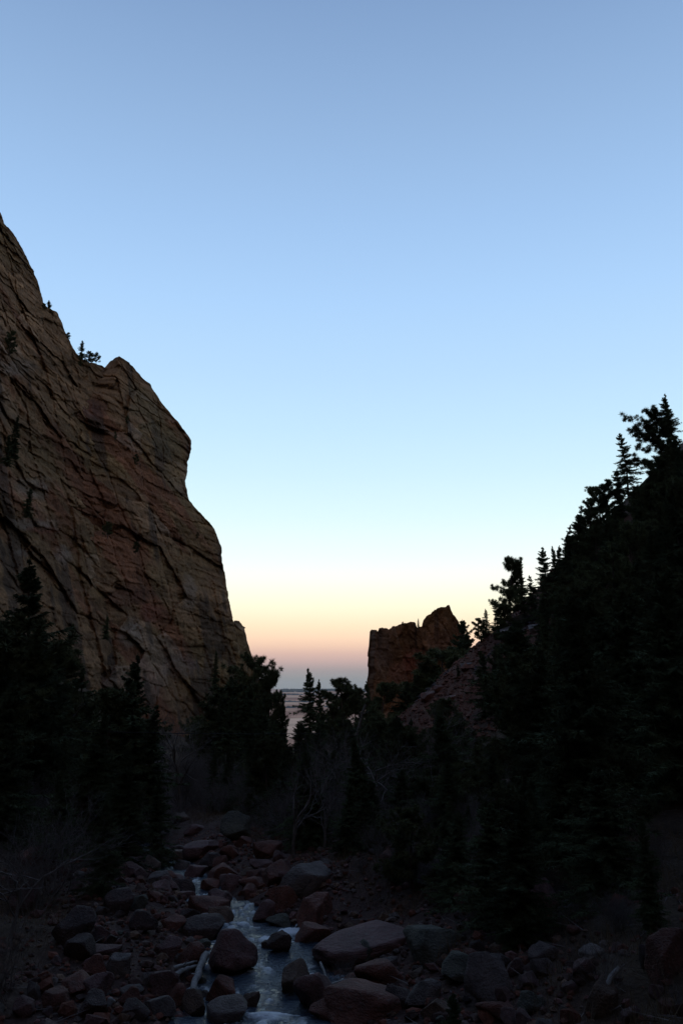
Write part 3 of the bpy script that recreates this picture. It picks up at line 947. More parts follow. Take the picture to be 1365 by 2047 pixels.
on_cliff(98, 624, 4.0, 'spruce', 2, 'lone small spruce on the skyline notch high on the tall cliff', 1.3, off=-1)
on_cliff(88, 618, 2.0, 'pine', 0, 'round bush beside the lone small spruce on the tall cliff', 1.5, off=0)
on_cliff(164, 716, 6.0, 'spruce', 1, 'tallest of the dark trees on the saddle beside the rounded tower', 1.2, off=0)
on_cliff(178, 724, 3.6, 'pine', 0, 'round tree in the middle of the saddle beside the rounded tower', 1.7, off=0)
on_cliff(193, 728, 3.6, 'pine', 2, 'last bushy tree on the saddle next to the rounded tower', 1.3, off=0)
on_cliff(137, 676, 2.0, 'pine', 1, 'tiny bush on the cliff rim above the saddle', 1.5, off=0)
on_cliff(161, 730, 2.5, 'pine', 3, 'small dark bush just under the saddle rim', 1.2, off=3)
on_cliff(20, 710, 6.5, 'pine', 0, 'dark pine in a gully at the edge of the tall cliff', 1.0, off=4)
on_cliff(28, 915, 10, 'spruce', 3, 'slim dark spruce on a ledge of the banded cliff', 1.1, off=5)
on_cliff(14, 930, 7, 'spruce', 1, 'short spruce beside the slim one on the banded ledge', 1.1, off=5)
on_cliff(254, 846, 2.6, 'pine', 1, 'dark shrub in a crack high on the rounded tower', 1.0, tower=True, off=4)
on_cliff(231, 878, 2.6, 'pine', 3, 'dark shrub in a crack below the first on the rounded tower', .8, tower=True, off=4)
on_cliff(271, 930, 3.6, 'pine', 0, 'round shrub clinging under the nose of the rounded tower', 1.0, tower=True, off=4)
on_cliff(56, 1030, 6.5, 'spruce', 0, 'spruce on the pale ledges low on the tall cliff', 1.1, off=6)
on_cliff(215, 1075, 4.5, 'pine', 2, 'dark tree on a mid ledge of the rounded tower', 1.1, tower=True, off=5)
on_cliff(272, 1105, 3.5, 'pine', 1, 'bush at the ledge below the mid tower face', 1.2, tower=True, off=5)
on_cliff(212, 1275, 5.5, 'spruce', 0, 'dark spruce next to the pale block at the tower foot', 1.2, tower=True, off=6)
on_cliff(430, 1372, 11, 'spruce', 3, 'slim dark spruce against the tower foot near the buttress', 1.1, tower=True, off=8)
on_cliff(395, 1075, 2.2, 'pine', 0, 'small bush in a cleft near the tower edge', 1.0, tower=True, off=4)
on_cliff(140, 1310, 7, 'spruce', 2, 'broad spruce on the talus under the red stained rock', 1.1, off=12)

# ---- right bank, near trees
for (a, b, D, v, wd_, lb) in [
    (1150, 1195, 21, 1, 1.0, 'near spruce with a pale bare upper trunk on the slope bank'),
    (1075, 1300, 34, 0, .8, 'big shadowed spruce at the toe of the red slope'),
    (1130, 1235, 30, 2, .8, 'big shadowed spruce behind the pale-trunked spruce'),
    (1240, 1180, 30, 0, 1.1, 'tall shadowed spruce beyond the dirt clearing'),
    (1320, 1150, 26, 2, 1.0, 'tall shadowed spruce at the picture edge of the slope'),
    (1045, 1405, 44, 1, .8, 'dark spruce at the edge of the red slope clearing'),
    (985, 1500, 30, 2, .8, 'dense low spruce above the cobbles of the slope bank'),
    (890, 1560, 33, 0, .9, 'young dense spruce behind the long pale boulder'),
    (1060, 1560, 22, 0, .8, 'bushy young spruce in front of the pale-trunked spruce'),
    (720, 1500, 40, 1, 1.2, 'dark spruce among bare shrubs on the creek bank'),
    (655, 1590, 36, 2, 1.2, 'low dark spruce under bare shrubs beside the creek'),
    (775, 1555, 33, 0, 1.2, 'low dark spruce at the foot of the dead snag'),
    (1285, 1640, 15, 1, .8, 'sparse young spruce at the dirt clearing'),
    (830, 1720, 24, 1, .55, 'small sapling spruce beside the long pale boulder'),
    (1010, 1790, 17.5, 2, .8, 'low spruce bush among the cobbles of the slope bank'),
    (575, 1490, 46, 1, 1.0, 'dark spruce at the front corner of the middle grove'),
    (505, 1500, 48, 2, .9, 'dark spruce over the large greenish boulder'),
    (695, 1570, 29, 1, 1.3, 'dark spruce behind the huge sloping grey slab'),
    (605, 1445, 50, 0, 1.2, 'dark spruce on the thicket side of the middle grove'),
    (668, 1500, 38, 2, 1.1, 'broad dark spruce in the middle thicket'),
    (742, 1560, 30, 0, 1.2, 'dark spruce over the very long pale boulder'),
    (632, 1560, 33, 1, 1.3, 'dark spruce over the huge sloping grey slab'),
    (905, 1505, 36, 1, 1.0, 'dark spruce between dirt patch and slope bank'),
    (935, 1610, 27, 2, .9, 'wide dark spruce over the mossy grey boulder'),
    (832, 1590, 31, 0, 1.2, 'short dark spruce under the dark forked bare tree'),
    (562, 1515, 41, 2, 1.1, 'low wide spruce at the foot of the middle grove'),
    (640, 1455, 58, 1, 1.4, 'first of the low spruces in a row behind the middle thicket'),
    (700, 1450, 60, 0, 1.4, 'low spruce behind the tall grey bare tree'),
    (755, 1442, 60, 2, 1.3, 'low spruce behind the leaning dead trunk'),
    (808, 1450, 58, 1, 1.3, 'low spruce at the tip of the red slope'),
    (905, 1985, 12.5, 0, .9, 'tiny green seedling spruce at the bottom picture edge')]:
    L_('near_spruce', v, a, b, 10, lb, wd_, D=D)

# ---- the forest covering the hill, and the groves filling the canyon floor
HILL_MARKS = [(1332, 830, 'topmost skyline spruce'), (1246, 900, 'lone ragged skyline spruce'), (1192, 1000, 'lower rounded skyline pine'), (1129, 1090, 'spruce at the skyline step'), (1018, 1170, 'big dark skyline pine'),
              (1150, 1400, 'pale-trunked near spruce'), (1010, 1450, 'spruce at the toe of the red slope'), (1320, 1450, 'tall edge spruce'), (1300, 1620, 'dirt clearing')]
LEFT_MARKS = [(66, 1200, 'tall spruce before the cliff'), (275, 1380, 'pointed spruce under the tower'), (190, 1550, 'large dense left-grove spruce'), (30, 1400, 'wide left-edge spruce'), (310, 1620, 'vanishing creek')]
MID_MARKS = [(619, 1420, 'tall tiered gap spruce'), (505, 1480, 'heart of the middle grove'), (720, 1600, 'spruce among bare shrubs'), (768, 1440, 'blunt end of the rock fin'), (860, 1560, 'dark forked bare tree')]
BANK_MARKS = [(660, 1680, 'low dark spruce under bare shrubs'), (790, 1620, 'broken dead snag'), (890, 1640, 'young dense spruce by the dirt patch'), (1010, 1800, 'low spruce bush among cobbles'), (1190, 1700, 'foot of the pale-trunked spruce'), (1290, 1760, 'sparse young clearing spruce')]
fr = np.random.default_rng(5)
SKYLX = [300, 420, 505, 520, 545, 570, 606, 650, 700, 735, 780, 830, 900, 930, 960, 1000, 1060, 1130, 1160, 1230, 1260, 1300, 1365, 1500]
SKYLY = [1330, 1360, 1365, 1390, 1435, 1470, 1460, 1450, 1425, 1415, 1415, 1405, 1380, 1340, 1280, 1235, 1185, 1120, 1065, 995, 960, 930, 870, 700]
def scatter(n, region, hr, spacing, seed, tries=2500, low=None):
    r = np.random.default_rng(seed)
    c = [p for p in (region(r) for _ in range(tries)) if p is not None]
    c = np.array(c)
    h = r.uniform(hr[0], hr[1], len(c))
    z = ground(c[:, 0], c[:, 1])
    dz = z + h - CAMZ
    f = CP * c[:, 1] + SP * dz
    qx, qy = 682.5 + FPX * c[:, 0] / f, 1023.5 - FPX * (CP * dz - SP * c[:, 1]) / f
    lim = np.interp(qx, SKYLX, SKYLY, left=1150) + 8
    if low is not None:
        lim = np.maximum(lim, np.interp(qx, low[0], low[1]))
    good = (qx > -60) & (qx < 1430) & (qy > lim)
    pts = []
    for (x, y), hh in zip(c[good], h[good]):
        if len(pts) >= n:
            break
        if any((x - a) ** 2 + (y - b) ** 2 < (spacing + y * .01) ** 2 for a, b, _h in pts):
            continue
        pts.append((float(x), float(y), float(hh)))
    return sorted(pts, key=lambda p: p[1])
def hill(r):
    y = r.uniform(36, 168)
    x = r.uniform(.15, .52) * y
    if (y > 100 and x / y < .255) or (y > 62 and x / y < .235) or (y < 66 and x / y < .2):
        return None
    if 38 < y < 56 and .32 < x / y < .42:
        return None
    return x, y
def upper(r):
    y = r.uniform(88, 150)
    return r.uniform(.27, .5) * y, y
def leftside(r):
    y = r.uniform(24, 130)
    lo, hi = -.5 * y, -.235 * y - (4 if y < 45 else 0)
    return (r.uniform(lo, hi), y)
def middle(r):
    y = r.uniform(62, 190)
    return (r.uniform(-.17, .075) * y, y) if r.uniform() < .75 else (r.uniform(.03, .12) * y, r.uniform(80, 112))
def nearbank(r):
    y = r.uniform(17.5, 33)
    return (r.uniform(.1, .43) * y, y)
def lowbank(r):
    y = r.uniform(21, 32)
    x = r.uniform(-.02, .14) * y
    return (x, y) if x - float(xc_f(y)) > 4.3 else None
def mid2(r):
    y = r.uniform(29, 58)
    return (r.uniform(-.1, .14) * y, y)
def bank(r):
    y = r.uniform(27, 66)
    return (float(xc_f(y)) + r.uniform(5.5, 17), y)
for pts, marks, where, grp in ((scatter(32, bank, (2.5, 6.5), 1.7, 12, 2500, ([560, 640, 780, 900, 1000], [1480, 1520, 1560, 1570, 1480])) + scatter(20, lowbank, (.9, 2.6), .75, 14) + scatter(34, nearbank, (2.6, 6.5), 1.15, 13, 2500, ([800, 900, 960, 1050, 1220, 1235, 1365], [1760, 1680, 1600, 1480, 1480, 1690, 1690])), BANK_MARKS, 'on the slope bank', 'young trees of the slope bank'),
                               (scatter(150, hill, (5, 9.5), 2.1, 5) + scatter(120, upper, (4.5, 8), 1.7, 8), HILL_MARKS, 'in the hill forest', 'forest trees of the hill'),
                               (scatter(60, leftside, (5, 10), 2.4, 6), LEFT_MARKS, 'below the tall cliff', 'trees of the left grove'),
                               (scatter(70, middle, (5, 10), 2.6, 9) + [p for p in scatter(26, mid2, (3, 6), 2.2, 10) if p[0] - float(xc_f(p[1])) > 4.2], MID_MARKS, 'of the canyon floor', 'trees of the canyon floor')):
    items, jobs = [], []
    for i, (x, y, h) in enumerate(pts):
        kd = 'pine' if i % 4 == 1 else 'spruce'
        wd_ = fr.uniform(.95, 1.35)
        qx, qy = project(x, y, gz(x, y) + h * .6)
        words = '%s dark %s' % ('broad' if wd_ > 1.15 else 'slim', kd)
        items.append((qx, qy, words))
        jobs.append((kd if (kd == 'pine' or y > 46) else 'near_spruce', i * 7 + 3, (x, y, gz(x, y) - .2), h, wd_, fr.uniform(0, 6.28)))
    labels = name_by_landmarks(items, marks, lambda wds, o_, nm: '%s, %s such to the %s' % (wds, o_, nm), 14)
    for j, lb in zip(jobs, labels):
        plant(*j, lb, grp)
# scattered young trees on the red slope
for i, (a, b, D, lb) in enumerate([(1005, 1275, 132, 'young spruce alone on the upper red slope'), (915, 1330, 122, 'pointed spruce in front of the red slope'), (1030, 1262, 128, 'spruce at the top of the red slope under the forest'),
                                   (945, 1352, 112, 'spruce low on the red slope'), (1060, 1300, 118, 'spruce between the two red soil patches'), (1090, 1320, 105, 'spruce at the edge of the red soil patch under the forest')]):
    L_('spruce', i + 1, a, b, 6, lb, 1.2, D=D)

# ---- bare trees and shrubs
for (a, b, D, k, v, wd_, rot, lb) in [
    (45, 1235, 40, 'bare', 1, .8, 3.0, 'pale leaning bare tree against the left grove'),
    (885, 1392, 46, 'bare', 0, 1.0, .5, 'pale bare forked tree before the red slope'),
    (860, 1480, 50, 'bare', 3, 1.1, 2.0, 'dark forked bare tree at the dirt patch'),
    (700, 1420, 46, 'bare', 2, 1.0, 1.0, 'tall grey bare tree in the middle thicket'),
    (735, 1440, 42, 'bare', 1, 1.0, 4.0, 'spreading grey bare tree beside the leaning dead trunk'),
    (655, 1450, 47, 'bare', 3, 1.0, 5.0, 'grey bare tree at the grove side of the middle thicket'),
    (780, 1470, 40, 'bare', 2, 1.1, 2.6, 'sparse bare tree leaning over the middle thicket'),
    (370, 1405, 60, 'bare', 0, 1.1, .3, 'pale bare tree on the slope under the tower'),
    (400, 1420, 95, 'bare', 2, 1.2, 1.3, 'grey bare tree between tower foot and middle grove'),
    (345, 1440, 70, 'bare', 3, 1.1, 2.3, 'low bare tree on the pale shrub slope'),
    (150, 1330, 46, 'bare', 2, .9, 3.3, 'thin bare tree deep in the left grove'),
    (310, 1560, 44, 'bare', 1, 1.0, 4.1, 'bare tree arching over the vanishing creek'),
    (40, 1660, 19, 'bare', 3, 1.0, 1.1, 'bare pale-twigged tree at the picture edge of the left bank'),
    (20, 1800, 16, 'shrub', 0, 1.0, .2, 'bare tangled shrub under the pale-twigged tree'),
    (640, 1600, 46, 'shrub', 1, 1.3, .7, 'bare grey shrub on the creek bank under the grove'),
    (690, 1580, 50, 'shrub', 2, 1.3, 1.7, 'bare grey shrub in the middle thicket'),
    (610, 1650, 40, 'shrub', 0, 1.2, 2.2, 'bare brownish shrub leaning over the creek boulders'),
    (560, 1660, 42, 'shrub', 2, 1.2, 3.0, 'bare shrub at the grove foot above the boulders'),
    (840, 1610, 40, 'shrub', 1, 1.3, .1, 'bare reddish shrub at the foot of the forked tree'),
    (900, 1590, 45, 'shrub', 0, 1.3, 2.9, 'bare shrub at the far side of the dirt patch'),
    (720, 1740, 26, 'shrub', 2, 1.1, .4, 'pale bare shrub behind the long pale boulder'),
    (690, 1900, 19, 'shrub', 1, 1.5, 1.2, 'dark twiggy bush at the water edge by the driftwood'),
    (390, 1500, 75, 'shrub', 0, 1.6, 1.0, 'grey shrub high on the pale shrub slope'),
    (360, 1520, 66, 'shrub', 1, 1.6, 2.0, 'grey shrub midway on the pale shrub slope'),
    (410, 1545, 62, 'shrub', 2, 1.5, 3.0, 'grey shrub low on the pale shrub slope by young spruce'),
    (340, 1590, 52, 'shrub', 0, 1.3, 4.0, 'bare shrub above the vanishing creek'),
    (300, 1640, 36, 'shrub', 1, 1.2, 5.0, 'bare shrub at the cobble edge of the left grove'),
    (960, 1740, 24, 'shrub', 2, 1.1, .9, 'low bare shrub beside the fallen pole'),
    (1090, 1250, 95, 'shrub', 0, 1.4, .9, 'grey bare shrub on the ledge above the red slope'),
    (1040, 1215, 118, 'shrub', 1, 1.8, 1.9, 'grey bare shrub under the big dark pine')]:
    L_(k, v, a, b, 8, lb, wd_, rot, D=D)

# grey leafless trees of the middle thicket
def thicket(r):
    y = r.uniform(30, 62)
    return (r.uniform(-.06, .15) * y, y)
pts = scatter(24, thicket, (3.5, 8.0), 1.2, 71, 2500, ([560, 620, 900], [1500, 1450, 1440]))
items = [(*project(x, y, gz(x, y) + h * .6), '%s grey leafless tree' % ('tall' if h > 5.5 else 'short')) for x, y, h in pts]
for i, ((x, y, h), lb) in enumerate(zip(pts, name_by_landmarks(items, [(690, 1500, 'middle thicket'), (790, 1580, 'broken dead snag'), (860, 1560, 'dark forked bare tree'), (620, 1620, 'creekside bare shrub')], lambda wds, o_, nm: '%s, %s such to the %s' % (wds, o_, nm), 14))):
    plant('bare', i, (x, y, gz(x, y) - .05), h, fr.uniform(.9, 1.3), fr.uniform(0, 6.28), lb, 'leafless trees of the middle thicket')
# thickets of bare brush along both banks
br = np.random.default_rng(44)
items, jobs = [], []
for (n_, f) in ((30, lambda r: (lambda y: (float(xc_f(y)) + r.uniform(4.2, 8.5), y))(r.uniform(19.5, 31))), (46, lambda r: (lambda y: (float(xc_f(y)) + r.uniform(4.2, 15), y))(r.uniform(23, 70))), (34, lambda r: (lambda y: (float(xc_f(y)) - r.uniform(5, 20), y))(r.uniform(20, 95))), (26, lambda r: (lambda y: (float(xc_f(y)) + r.uniform(4.5, 9.5), y))(r.uniform(11, 23))), (26, lambda r: (lambda y: (r.uniform(-.24, -.16) * y, y))(r.uniform(55, 120)))):
    k = 0
    while k < n_:
        x, y = f(br)
        k += 1
        h = br.uniform(1.2, 3.4) * (1 if y < 60 else 1.5) * (.33 if y < 23 and x > 0 else (.6 if y < 31 and x > 0 else 1))
        qx, qy = project(x, y, gz(x, y) + h * .5)
        if not (0 < qx < 1365) or (qx < 600 and qy > 1800):
            continue
        wd_ = br.uniform(.9, 1.6)
        items.append((qx, qy, '%s bare shrub' % ('wide' if wd_ > 1.25 else 'upright')))
        jobs.append(('shrub', int(br.integers(0, 3)), (x, y, gz(x, y) - .05), h, wd_, br.uniform(0, 6.28)))
SHRUB_MARKS = [(690, 1640, 'spruce among bare shrubs'), (800, 1590, 'broken dead snag'), (735, 1880, 'very long pale mauve boulder'), (612, 1770, 'huge sloping grey slab'), (960, 1780, 'fallen pole'), (900, 1600, 'dirt patch'), (390, 1480, 'pale shrub slope'),
               (345, 1640, 'vanishing creek'), (250, 1750, 'half-hidden dark boulder'), (40, 1750, 'pale-twigged edge tree'), (1100, 1850, 'bluish grey slope block'), (1214, 1990, 'tilted tan block'), (1330, 1900, 'large red corner boulder'), (480, 1640, 'large greenish boulder')]
for j, lb in zip(jobs, name_by_landmarks(items, SHRUB_MARKS, lambda wds, o_, nm: '%s, %s such to the %s' % (wds, o_, nm), 14)):
    plant(*j, lb, 'bare brush along the creek')

# ------------------------------------------------------------------ dead wood
def dead_wood(name, pts, r0, r1, m, label, cat, stubs=0, seed=0):
    r = np.random.default_rng(seed)
    pts = np.array(pts, float)
    t = np.linspace(0, 1, 12)
    tt = np.linspace(0, 1, len(pts))
    q = np.stack([np.interp(t, tt, pts[:, j]) for j in range(3)], -1)
    L = np.linalg.norm(pts[-1] - pts[0])
    q[1:-1] += r.normal(0, .005 * L, (10, 3))
    rad = np.linspace(r0, r1, 12) * (1 + .06 * r.normal(0, 1, 12))
    b = Bag()
    V, F = tube(q, rad, 8)
    b.add(V, F)
    cap = np.array([[0, 1, 2, 3], [0, 3, 4, 7], [4, 5, 6, 7]])
    b.add(V[:8], cap); b.add(V[-8:], cap[:, ::-1])
    o = link(name, b.mesh(name, m))
    for s in range(stubs):
        k = r.integers(3, 11)
        d = unit(r.normal(0, 1, 3) + np.array([0, 0, .3]))
        l = L * r.uniform(.08, .22)
        sb = Bag()
        sb.add(*tube(np.array([q[k], q[k] + d * l * .5 + r.normal(0, .02 * l, 3), q[k] + d * l]), np.array([rad[k] * .45, rad[k] * .3, .006]), 5))
        link('branch_stub', sb.mesh('branch_stub', m), o)
    return tag(o, label, cat)

def gp_(px, py, lift=.05):
    p = hit(px, py)
    return np.array([p[0], p[1], p[2] + lift])

p0 = hit(787, 1660, d0=24)
dead_wood('dead_snag', [p0, at(793, 1600, p0[1]), at(806, 1528, p0[1] + .3)], .14, .04, M_PALEBARK, 'broken grey dead snag standing in the middle thicket', 'snag', 5, 1)
pb = at(712, 1500, 70)
dead_wood('leaning_trunk', [(pb[0], 70, gz(pb[0], 70)), at(712, 1470, 70), at(731, 1408, 70)], .16, .1, M_PALEBARK, 'thick dead trunk leaning behind the middle thicket', 'dead trunk', 2, 2)
dead_wood('driftwood_log', [gp_(382, 1998, .08), gp_(398, 1965, .28), gp_(410, 1944, .35)], .06, .09, M_DRIFT, 'pale driftwood log propped against the large mauve boulder', 'log', 1, 3)
dead_wood('driftwood_log', [gp_(338, 1972, .15), gp_(370, 1958, .2), gp_(404, 1948, .2)], .06, .035, M_DRIFT, 'thin driftwood pole lying behind the propped log', 'log', 2, 4)
dead_wood('driftwood_log', [gp_(345, 1962, .25), gp_(372, 1956, .28), gp_(400, 1943, .25)], .045, .02, M_DRIFT, 'slender branch resting on the driftwood pole', 'branch', 2, 5)
dead_wood('driftwood_log', [gp_(640, 1955, .3), gp_(652, 1975, .2), gp_(661, 1992, .1)], .03, .02, M_DRIFT, 'short broken stick standing by the twiggy bush', 'branch', 1, 6)
dead_wood('driftwood_log', [gp_(684, 1988, .2), gp_(697, 1994, .2), gp_(706, 2001, .2)], .11, .1, M_DRIFT, 'short sawn pale log on the slope-side bank', 'log', 0, 7)
dead_wood('fallen_pole', [gp_(870, 1768, .3), gp_(905, 1775, .5), gp_(955, 1783, .5)], .04, .025, M_PALEBARK, 'long thin fallen pole lying across the slope bank', 'log', 1, 8)
dead_wood('driftwood_log', [gp_(1205, 2030, .25), gp_(1225, 2003, .35), gp_(1240, 1985, .35)], .05, .03, M_DRIFT, 'grey stick leaning on the tilted block in the dry grass', 'branch', 1, 9)
dead_wood('driftwood_log', [gp_(640, 2010, .3), gp_(690, 1990, .3), gp_(720, 1983, .2)], .03, .012, M_DRIFT, 'thin twig pile stick across the water-edge bush', 'branch', 3, 10)

# cable across the creek
ca, cb2 = at(150, 1461, 44), at(640, 1466, 46)
t = np.linspace(0, 1, 30)
q = ca[None] * (1 - t)[:, None] + cb2[None] * t[:, None]
q[:, 2] -= .25 * 4 * t * (1 - t) * .3
bag = Bag()
bag.add(*tube(q, np.full(30, .017), 6))
tag(link('cable', bag.mesh('cable', M_CABLE)), 'thin dark cable strung between trees across the creek', 'cable')

# ------------------------------------------------------------------ boulders
def boulder_mesh(seed, blocky):
    r = np.random.default_rng(seed)
    import bmesh
    bm = bmesh.new()
    bmesh.ops.create_icosphere(bm, subdivisions=4, radius=1)
    me = bpy.data.meshes.new('boulder')
    bm.to_mesh(me)
    bm.free()
    n = len(me.vertices)
    v = np.zeros(n * 3, np.float32)
    me.vertices.foreach_get('co', v)
    v = v.reshape(-1, 3).astype(float)
    p = 2 + blocky * 4
    v = v / (np.abs(v) ** p).sum(1, keepdims=True) ** (1 / p)
    for _ in range(int(9 + blocky * 9)):            # flattened facets
        nn = unit(r.normal(0, 1, 3))
        d = v @ nn
        lim = r.uniform(.5, .85)
        v = v - nn * (np.maximum(0, d - lim) * .95)[:, None]
    v = v * (1 + .13 * fbm(v * 1.1 + seed, 3, seed)[:, None] + .05 * fbm(v * 3.5 + seed, 3, seed + 1)[:, None] + .018 * fbm(v * 11, 2, seed + 2)[:, None])
    v /= np.abs(v).max(0)
    me.vertices.foreach_set('co', v.astype(np.float32).ravel())
    me.polygons.foreach_set('use_smooth', np.ones(len(me.polygons), bool))
    me.materials.append(M_BOULDER)
    me.update()
    return me

BM = [boulder_mesh(100 + i, b) for i, b in enumerate([.1, .2, .35, .5, .15, .3, .6, .8, .25, .45, .05, .7])]
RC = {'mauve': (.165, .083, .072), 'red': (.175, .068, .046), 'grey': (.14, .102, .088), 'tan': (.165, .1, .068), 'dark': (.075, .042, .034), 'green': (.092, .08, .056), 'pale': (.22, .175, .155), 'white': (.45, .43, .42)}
placed = []

def boulder(px, py, wpx, hpx, colour, var, label, rot=None, name='boulder', group=None, tilt=.12, flat=1.0):
    p = hit(px, py + hpx * .42)
    dist = math.sqrt(p[0] ** 2 + p[1] ** 2 + (p[2] - CAMZ) ** 2)
    wm, hm = wpx / FPX * dist, hpx / FPX * dist
    return boulder_at(p[0], p[1] + wm * .3, p[2], wm, hm * flat, colour, var, label, rot, name, group, tilt)

def boulder_at(x, y, z, wm, hm, colour, var, label, rot=None, name='boulder', group=None, tilt=.12, depth=None):
    o = link(name, BM[var % len(BM)])
    if rot is None:
        rot = random.uniform(-.5, .5) + random.choice([0, math.pi])
    o.scale = (wm * .54, (depth or wm * random.uniform(.75, 1.0)) * .54, hm * .62)
    o.rotation_euler = (random.uniform(-tilt, tilt), random.uniform(-tilt, tilt), rot)
    o.location = (x, y, z + hm * .3)
    c = RC[colour]
    k = random.uniform(.85, 1.15)
    o.color = (c[0] * k, c[1] * k, c[2] * k, 1)
    placed.append((x, y, wm * .5))
    return tag(o, label, 'boulder' if wm > .5 else 'rock', group)

